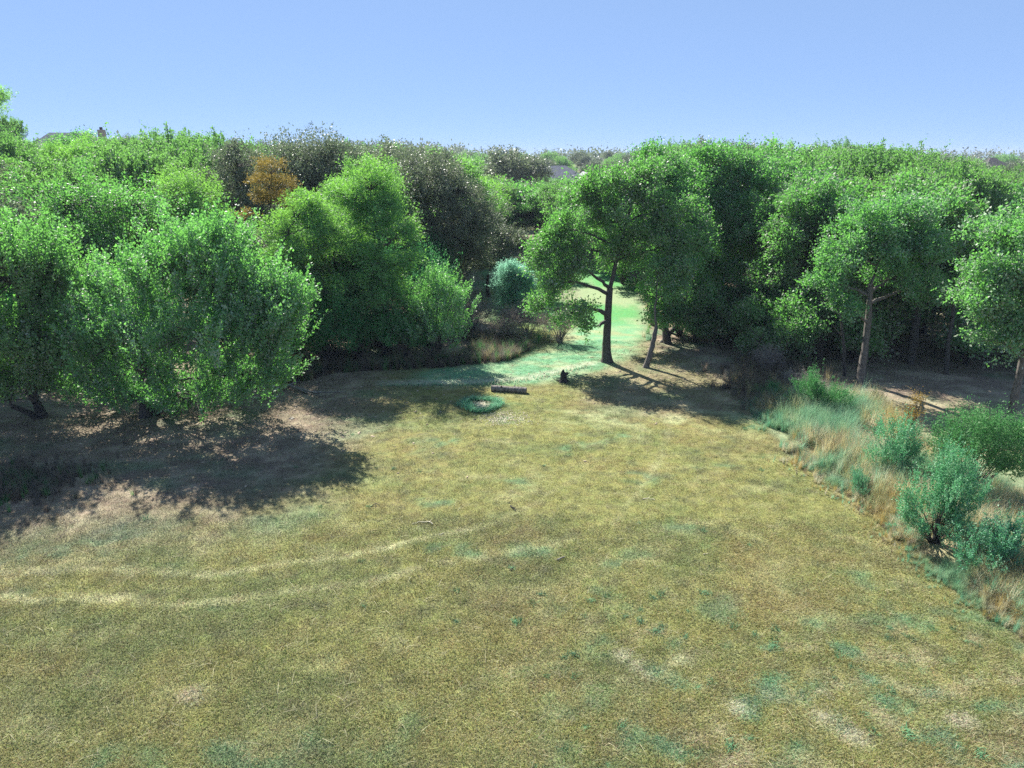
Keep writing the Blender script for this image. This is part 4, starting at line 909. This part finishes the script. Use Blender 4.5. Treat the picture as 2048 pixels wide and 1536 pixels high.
for k in range(5):
    an = k * 1.26 + 0.3; w.add(np.array([[0.1 * math.cos(an), 0.1 * math.sin(an), 0.12], [0.26 * math.cos(an), 0.26 * math.sin(an), 0.03], [0.38 * math.cos(an), 0.38 * math.sin(an), -0.03]]), [0.07, 0.045, 0.02], 6)
link("roots", w.mesh("roots", M['char']), st)

# ring of long green grass round an old ash bed
rx, ry = (-1.4, 30.5)
n = 520
an = RNG.uniform(0, 6.283, n); rr = 0.72 + (0.07 + 0.06 * np.sin(an * 2 + 1)) * RNG.normal(size=n) + 0.08 * np.sin(an * 3)
gxp = rx + rr * np.cos(an) * 1.05; gyp = ry + rr * np.sin(an) * 1.15
k = ~((an > 1.2) & (an < 2.0) & (RNG.uniform(0, 1, n) < 0.65))
gxp, gyp = gxp[k], gyp[k]
cc = np.array(TC['teal']) * np.array([1.0, 1.15, 1.05]) * RNG.uniform(0.75, 1.2, (len(gxp), 1))
m = RNG.uniform(0, 1, len(gxp)) < 0.45; cc[m] = np.array(TC['mint']) * RNG.uniform(0.7, 1.15, (int(m.sum()), 1))
scatter("grass_ring", "ring of long blue-green grass on the lawn in front of the log", "grass ring", np.stack([gxp, gyp, terrain(gxp, gyp)], 1), RNG.uniform(0, 6.28, len(gxp)), RNG.uniform(0.35, 1.25, len(gxp)), np.clip(cc, 0, 1),
        [blade_tuft("ring_tuft", 16, 0.05, 0.30, 0.011, 1.1, M['tall'], 3), blade_tuft("ring_tuft", 12, 0.07, 0.22, 0.012, 1.5, M['tall'], 3)])
# straw and stones inside the ring
def bits(name, label, cat, n, cx, cy, sx_, sy_, smin, smax, mat, flat=0.4, h=0.0, inst=False):
    V = []; F = []; c = 0
    X = RNG.normal(cx, sx_, n); Y = RNG.normal(cy, sy_, n); Z = terrain(X, Y)
    box = np.array([[-1, -1, -1], [1, -1, -1], [1, 1, -1], [-1, 1, -1], [-.8, -.8, 1], [.8, -.8, 1], [.8, .8, 1], [-.8, .8, 1]], float) * 0.5
    fs = np.array([[0, 1, 2, 3], [4, 7, 6, 5], [0, 4, 5, 1], [1, 5, 6, 2], [2, 6, 7, 3], [3, 7, 4, 0]])
    for x, y, z in zip(X, Y, Z):
        s = RNG.uniform(smin, smax); sc = np.array([s, s * RNG.uniform(0.4, 0.9), s * flat]); a = RNG.uniform(0, 6.28); ca, sa = math.cos(a), math.sin(a)
        v = (box + RNG.normal(size=(8, 3)) * 0.09) * sc; v = np.c_[v[:, 0] * ca - v[:, 1] * sa, v[:, 0] * sa + v[:, 1] * ca, v[:, 2] + v[:, 0] * RNG.uniform(-.3, .3)]
        V.append(v + np.array([x, y, z + s * flat * 0.4 + h])); F.append(fs + c); c += 8
    o = link(name, mesh_np(name, np.concatenate(V), np.concatenate(F), mat), kind="stuff"); o["label"] = label; o["category"] = cat
    return o
M['chip'] = plain_mat("pale_chip", (0.46, 0.42, 0.30), 0.8, 0.2, 60)
M['stone'] = plain_mat("pale_stone", (0.36, 0.32, 0.25), 0.85, 0.15, 12)
M['lump'] = plain_mat("dark_earth", (0.06, 0.045, 0.035), 0.95, 0.2, 20)
bits("wood_chips", "scatter of pale wood chips on the lawn at the lower right of the grass ring", "wood chips", 800, *(-0.3, 28.9), 0.62, 0.42, 0.02, 0.055, M['chip'])
bits("straw_bed", "pale straw and ash bits lying inside the grass ring", "straw", 420, rx + 0.02, ry + 0.05, 0.27, 0.30, 0.02, 0.08, M['chip'], 0.25, 0.02)

M['litter'] = plain_mat("fallen_leaf_litter", (0.30, 0.24, 0.17), 0.85, 0.25, 3)
bits("leaf_litter", "fallen leaves and twig bits on the shaded ground at the left wood's edge", "leaf litter", 1700, -13.5, 31.5, 5.0, 3.6, 0.03, 0.13, M['litter'], 0.25)
bits("leaf_litter", "fallen leaves and twig bits on the dappled floor of the right wood", "leaf litter", 1700, 14.0, 36.5, 5.0, 3.0, 0.03, 0.13, M['litter'], 0.25)

def lump(label, x, y, s, mat, name, cat, flat=0.5):
    n = 22; u = rsph(n * 3)
    import bmesh
    bm = bmesh.new(); bmesh.ops.create_icosphere(bm, subdivisions=2, radius=1.0)
    for v in bm.verts:
        k = 1 + 0.35 * (vnoise(v.co.x * 2 + x * 7, v.co.y * 2 + v.co.z * 1.7 + y, 3) - 0.5) * 2
        v.co = (v.co.x * s * k, v.co.y * s * 0.75 * k, max(-0.3, v.co.z) * s * flat * k)
    me = bpy.data.meshes.new(name); bm.to_mesh(me); bm.free(); me.materials.append(mat)
    thing(name, label, cat, (x, y, tz(x, y)), 0, None, me)
lump("small ochre stone inside the back left of the grass ring", rx - 0.35, ry + 0.45, 0.11, M['cutwood'], "stone", "stone")
lump("small dark clod on the lawn left of the wood chips", *(-1.6, 28.7), 0.075, M['lump'], "earth_clod", "clod")
lump("dark clod among the wood chips near the ring", *(-0.4, 29.3), 0.10, M['lump'], "earth_clod", "clod", 0.3)
lump("pale stone on the shaded lawn below the big round elm", *(-9.6, 28.9), 0.12, M['stone'], "stone", "stone")
lump("smaller pale stone near the wood edge below the fallen bough", *(-11.2, 31.9), 0.13, M['stone'], "stone", "stone")

def sticks(name, label, cat, paths, mat):
    root = None
    o = np.array([paths[0][0][0], paths[0][0][1], 0]); o[2] = tz(o[0], o[1])
    w = Wood()
    for p, r0, r1 in [(q[:-2], q[-2], q[-1]) for q in paths]:
        p = np.array([[a, b, tz(a, b) + c] for a, b, c in p]) - o
        pts = np.concatenate([np.linspace(p[k], p[k + 1], 4)[:-1] for k in range(len(p) - 1)] + [p[-1:]]) + 0
        pts[1:-1] += RNG.normal(size=pts[1:-1].shape) * 0.012
        w.add(pts, np.linspace(r0, r1, len(pts)), 6)
    return thing(name, label, cat, tuple(o), 0, None, w.mesh(name, mat))
sticks("fallen_branch", "long weathered fallen bough with side twigs right of the big round elm", "branch",
  [[(-11.6, 33.2, 0.1), (-10.9, 33.0, 0.25), (-10.0, 32.5, 0.12), (-9.3, 32.25, 0.06), 0.08, 0.04], [(-9.6, 32.4, 0.08), (-8.9, 32.45, 0.05), (-8.0, 32.5, 0.03), 0.04, 0.012],
   [(-10.4, 32.7, 0.15), (-9.7, 32.2, 0.06), (-9.0, 31.9, 0.03), 0.04, 0.012], [(-11.2, 33.1, 0.2), (-11.7, 32.4, 0.05), 0.05, 0.02], [(-11.0, 33.1, 0.2), (-10.6, 33.8, 0.2), 0.04, 0.015]], M['deadwood'])
sticks("fallen_branch", "pale thin fallen limb on the dappled floor right of the dry brush", "branch",
  [[(12.0, 35.6, 0.1), (13.4, 35.3, 0.25), (14.6, 34.9, 0.1), 0.05, 0.02], [(13.2, 35.3, 0.2), (13.9, 34.4, 0.05), 0.03, 0.01]], M['deadwood'])
sticks("twig_bundle", "little dark crumpled twig lying in the middle of the lawn", "twig", [[(-0.05, 20.75, 0.03), (0.05, 20.55, 0.08), (0.13, 20.4, 0.02), 0.022, 0.012], [(0.02, 20.5, 0.03), (0.12, 20.62, 0.06), 0.015, 0.01], [(-0.12, 20.95, 0.02), (0.02, 21.1, 0.04), 0.014, 0.006]], M['char'])
sticks("twig_bundle", "small dark twig on the lawn left of centre, up from the pale bark strip", "twig", [[(-4.6, 20.7, 0.02), (-4.45, 20.8, 0.05), (-4.3, 20.75, 0.02), 0.015, 0.008], [(-4.45, 20.8, 0.03), (-4.4, 20.6, 0.02), 0.01, 0.006]], M['bark'])
sticks("twig_bundle", "short two-tone stick on the lawn below the crumpled twig", "twig", [[(1.28, 17.5, 0.03), (1.5, 17.62, 0.06), 0.028, 0.015]], M['deadwood'])
sticks("bark_strip", "pale peeling bark strip lying on the lawn left of centre", "bark", [[(-3.1, 19.5, 0.02), (-2.9, 19.62, 0.04), (-2.6, 19.6, 0.06), (-2.45, 19.5, 0.02), 0.008, 0.02], [(-2.62, 19.6, 0.04), (-2.5, 19.8, 0.02), 0.022, 0.006]], M['chip'])
sticks("bark_strip", "thin pale bark scrap on the lawn below the longer bark strip", "bark", [[(-2.2, 18.9, 0.02), (-2.05, 18.95, 0.03), 0.018, 0.01]], M['chip'])
sticks("twig_bundle", "tiny dark stick on the lawn near the lower centre", "twig", [[(-0.05, 17.0, 0.02), (0.02, 17.1, 0.04), 0.02, 0.01]], M['char'])
sticks("bark_strip", "pale grass and bark shred on the lawn right of the tracks", "bark", [[(4.35, 21.3, 0.02), (4.55, 21.35, 0.03), (4.75, 21.25, 0.02), 0.015, 0.01]], M['chip'])
sticks("bark_strip", "tiny pale shred on the lawn at the right", "bark", [[(5.5, 17.9, 0.02), (5.65, 17.95, 0.04), 0.014, 0.01]], M['chip'])

# ------------------------------------------------------------------ far houses
M['brick'] = plain_mat("far_brick", (0.32, 0.21, 0.17), 0.9, 0.12, 3)
M['tan'] = plain_mat("far_tan_wall", (0.42, 0.34, 0.25), 0.9, 0.08, 3)
M['roofg'] = plain_mat("grey_shingle", (0.22, 0.22, 0.23), 0.9, 0.12, 1.5)
M['roofb'] = plain_mat("tan_shingle", (0.30, 0.23, 0.18), 0.9, 0.1, 1.5)
M['roofd'] = plain_mat("dark_shingle", (0.06, 0.055, 0.055), 0.9, 0.1, 1.5)
M['glass'] = plain_mat("window_glass", (0.04, 0.05, 0.06), 0.1, 0.05, 2, 0.6)
M['trim'] = plain_mat("white_trim", (0.62, 0.60, 0.56), 0.6, 0.03, 2)
def pyd(name, V, F, mat, parent):
    me = bpy.data.meshes.new(name); me.from_pydata(V, [], F); me.materials.append(mat); return link(name, me, parent)
def boxv(x0, x1, y0, y1, z0, z1):
    return [(x0, y0, z0), (x1, y0, z0), (x1, y1, z0), (x0, y1, z0), (x0, y0, z1), (x1, y0, z1), (x1, y1, z1), (x0, y1, z1)], [(0, 3, 2, 1), (4, 5, 6, 7), (0, 1, 5, 4), (1, 2, 6, 5), (2, 3, 7, 6), (3, 0, 4, 7)]
def house(label, loc, rz, w, d, hw, hr, kind, wall, roof, chimney=None, wing=None, name="house"):
    """w along x, d along y, ridge along x (hip) or along y (gable facing the viewer)"""
    root = thing(name, label, "house", loc, rz)
    a, b = w / 2, d / 2; ov = 0.45
    V, F = boxv(-a, a, -b, b, -1.0, hw); pyd("wall", V, F[:1] + F[2:], M[wall], root)
    A, Bq = a + ov, b + ov; z0 = hw - 0.12; zt = hw + hr
    if kind == 'hip':
        k = max(0.6, A - Bq * 0.9)
        V = [(-A, -Bq, z0), (A, -Bq, z0), (A, Bq, z0), (-A, Bq, z0), (-k, 0, zt), (k, 0, zt)]
        F = [(0, 1, 5, 4), (1, 2, 5), (2, 3, 4, 5), (3, 0, 4), (3, 2, 1, 0)]
        rf = pyd("roof", V, F, M[roof], root)
    else:
        V = [(-A, -Bq, z0), (A, -Bq, z0), (A, Bq, z0), (-A, Bq, z0), (0, -Bq, zt), (0, Bq, zt)]
        V += [(x, y, z - 0.22) for x, y, z in V]
        F = [(0, 4, 5, 3), (4, 1, 2, 5), (6, 9, 11, 10), (10, 11, 8, 7), (0, 6, 10, 4), (4, 10, 7, 1), (3, 5, 11, 9), (5, 2, 8, 11), (0, 3, 9, 6), (1, 7, 8, 2)]
        rf = pyd("roof", V, F, M[roof], root)
        for s in (-1, 1):
            y = s * b * 0.998
            pyd("gable", [(-a, y, hw), (a, y, hw), (0, y, zt - 0.3), (-a, y - s * 0.2, hw), (a, y - s * 0.2, hw), (0, y - s * 0.2, zt - 0.3)], [(0, 1, 2), (5, 4, 3), (0, 3, 4, 1), (1, 4, 5, 2), (2, 5, 3, 0)], M[wall], root)
    for s in (-0.55, 0.0, 0.55):
        x = s * a
        V, F = boxv(x - 0.6, x + 0.6, -b - 0.05, -b + 0.05, hw * 0.38, hw * 0.78); wn_ = pyd("window", V, F, M['trim'], root)
        V, F = boxv(x - 0.5, x + 0.5, -b - 0.075, -b - 0.052, hw * 0.40, hw * 0.76); pyd("pane", V, F, M['glass'], wn_)
    if chimney:
        cx, cyy, ch = chimney
        V, F = boxv(cx - 0.55, cx + 0.55, cyy - 0.45, cyy + 0.45, hw, zt + ch); c = pyd("chimney", V, F, M[wall], rf)
        V, F = boxv(cx - 0.2, cx + 0.2, cyy - 0.2, cyy + 0.2, zt + ch - 0.01, zt + ch + 0.45); pyd("chimney_pot", V, F, M['roofd'], rf)
    return root
def hz(x, y): return (x, y, tz(x, y))
house("long grey-roofed house with a brick chimney topping the rise at the far left", (-80, 136, tz(-80, 136) + 1.5), 0.1, 14, 8, 3.4, 3.6, 'hip', 'tan', 'roofg', chimney=(5.6, 0, 0.5))
house("low grey-roofed house right of the chimney house, mostly behind trees", (-66.5, 140, tz(-66.5, 140) - 0.6), 0.0, 12, 8, 3.2, 3.6, 'hip', 'tan', 'roofg')
house("grey hip-roofed house right of the dark oak on the centre horizon", hz(12.6, 205), 0.5, 16, 12, 3.2, 4.6, 'hip', 'brick', 'roofg')
house("brick house whose steep gable faces the viewer, centre horizon", hz(19.0, 192), 0.0, 7.5, 12, 3.0, 3.4, 'gable', 'brick', 'roofg')
house("long tan-roofed house between two round trees on the centre horizon", hz(31.5, 262), 0.0, 20, 10, 3.0, 3.4, 'hip', 'tan', 'roofb')
house("brick house with a tan gable at the edge of the right wood, centre horizon", hz(32.8, 190), 0.5, 11, 10, 3.0, 4.4, 'gable', 'brick', 'roofb')
house("house with a pale roof just above the right wood's left shoulder", hz(48, 235), -0.1, 14, 10, 5.4, 3.2, 'hip', 'tan', 'roofg')
house("tall narrow brick house with a dark roof above the right wood", hz(147, 228), 0.0, 7.5, 8, 7.2, 2.8, 'hip', 'brick', 'roofd')
house("big grey-roofed house at the far right edge", hz(140, 190), 0.3, 22, 14, 4.0, 5.6, 'hip', 'brick', 'roofg')
house("second grey-roofed house behind the one at the far right edge", hz(153, 212), -0.4, 18, 13, 4.0, 5.2, 'hip', 'brick', 'roofg')

# ------------------------------------------------------------------ far trees
far = []
for k in range(4):
    bl = [e(0, 0, 6.8, 2.8, 2.8, 2.4), e(1.6, 0.4, 5.4, 2.0, 2.0, 1.7), e(-1.5, -0.6, 5.6, 2.1, 2.0, 1.8), e(0.2, 1.6, 5.0, 2.0, 2, 1.6), e(0.3, -1.6, 4.8, 2.0, 1.8, 1.6)]
    bl = [tuple(np.array(q) * np.array([1, 1, 1, 1, 1, 1]) + np.array([RNG.uniform(-.4, .4), RNG.uniform(-.4, .4), RNG.uniform(-.5, .5), 0, 0, 0])) for q in bl]
    far.append(stock("broadleaf_tree", L_FW, "tree", bl, ['grey', 'forest', 'grey', 'grey'][k], 'small', 7000, 0.25, 3.4, spacing=1.2))  # mostly grey leaf: part of the haze is put into the colour
usedf = [False] * 4
def putf(x, y, h, k, label=L_FW, group=G_FW, wide=1.0):
    if label == L_FW:
        s_ = x / y
        label = "small hazy " + ("grey" if k in (0, 2) else "green") + " tree " + ("among" if y < 230 else "beyond" if y < 310 else "far beyond") + " the far houses, " + ("left of the dark round oak" if s_ < -0.02 else "in the centre gap" if s_ < 0.24 else "right horizon left of the narrow house" if s_ < 0.63 else "at the far right horizon")
    s = h / 9.2; z = tz(x, y); rz = RNG.uniform(0, 6.28); sc = (s * wide, s * wide, s)
    if not usedf[k]:
        usedf[k] = True; r = far[k]; r.location = (x, y, z); r.rotation_euler = (0, 0, rz); r.scale = sc; r["label"] = label
        if group: r["group"] = group
        elif "group" in r: del r["group"]
        return r
    return dup(far[k], (x, y, z), rz, sc, label, group)
putf(-1.2, 150, 11.6, 0, "dark round oak standing tall on the centre horizon beside the grey roof", None, 1.25)
putf(3.0, 151, 10.6, 2, "dark round oak half hidden behind the taller one on the centre horizon", None, 1.2)
putf(25.8, 178, 9.0, 2, "round grey tree in front of the tan roof on the centre horizon", None, 1.1)
putf(-22, 130, 12.6, 1, "rounded pale green tree poking above the skyline left of the charcoal oak", None, 1.1)
for (x, y, h, k) in [(8, 190, 6.5, 1), (16.5, 215, 7.5, 1), (15.5, 182, 4.5, 3), (22.5, 225, 7.5, 3), (22, 182, 5.0, 1), (26, 240, 8.6, 0), (30, 236, 8.0, 3), (36, 210, 8.0, 2), (29, 172, 4.5, 1), (40, 200, 8.5, 1), (10, 240, 9.5, 3), (5, 230, 10, 0), (34, 182, 5, 3), (20, 165, 4.2, 3), (12, 168, 4.0, 1)]:
    putf(x, y, h, k)
c = 0
for _ in range(4000):
    y = RNG.uniform(150, 400); x = RNG.uniform(-0.16, 0.86) * y
    if 0.24 < x / y < 0.48 or (x / y > 0.48 and y > 330): continue
    if any((x - a) ** 2 + (y - b) ** 2 < 60 for a, b in placed): continue
    if any(abs(x - a) < 13 and -22 < (y - b) < 12 for a, b in [(12.6, 205), (19, 192), (31.5, 262), (32.8, 190), (147, 228), (140, 190), (153, 212), (-78, 133)]): continue
    if y < 240 and -0.05 < x / y < 0.2: continue
    placed.append((x, y)); putf(x, y, RNG.uniform(7.0, 11.0) + (y > 300) * 1.0, int(RNG.integers(0, 4)), wide=RNG.uniform(1.0, 1.35)); c += 1
    if c >= 130: break
# the wood mass that closes the horizon
xs = RNG.uniform(-1100, 1100, 1500); ys = RNG.uniform(430, 900, 1500)
C = np.stack([xs, ys, terrain(xs, ys) + RNG.uniform(2, 8.5, 1500)], 1)
V, F, t = foliage(C, np.array([0, 600., -500]), 'small', 30000, 22.0, rc=5.0)
o = link("distant_woods", mesh_np("distant_woods", V, F, M['grey'], attrs={"tint": ('FACE', 'FLOAT', t)}), kind="stuff")  # grey leaf instead of green, haze partly in the colour
o["label"] = "far blue-grey line of woods closing the horizon"; o["category"] = "woods"

# ------------------------------------------------------------------ haze
HAZE = True
if HAZE:
    V, F = boxv(-1900, 1900, -400, 1900, -12, 21)
    me = bpy.data.meshes.new("haze"); me.from_pydata(V, [], F)
    m = bpy.data.materials.new("haze_air"); m.use_nodes = True; m.node_tree.nodes.clear()
    ou = m.node_tree.nodes.new("ShaderNodeOutputMaterial"); pv = m.node_tree.nodes.new("ShaderNodeVolumePrincipled")
    pv.inputs["Color"].default_value = (0.62, 0.72, 0.90, 1); pv.inputs["Density"].default_value = 0.00025; pv.inputs["Anisotropy"].default_value = 0.0
    m.node_tree.links.new(pv.outputs[0], ou.inputs["Volume"]); me.materials.append(m)
    link("haze", me, kind="stuff")
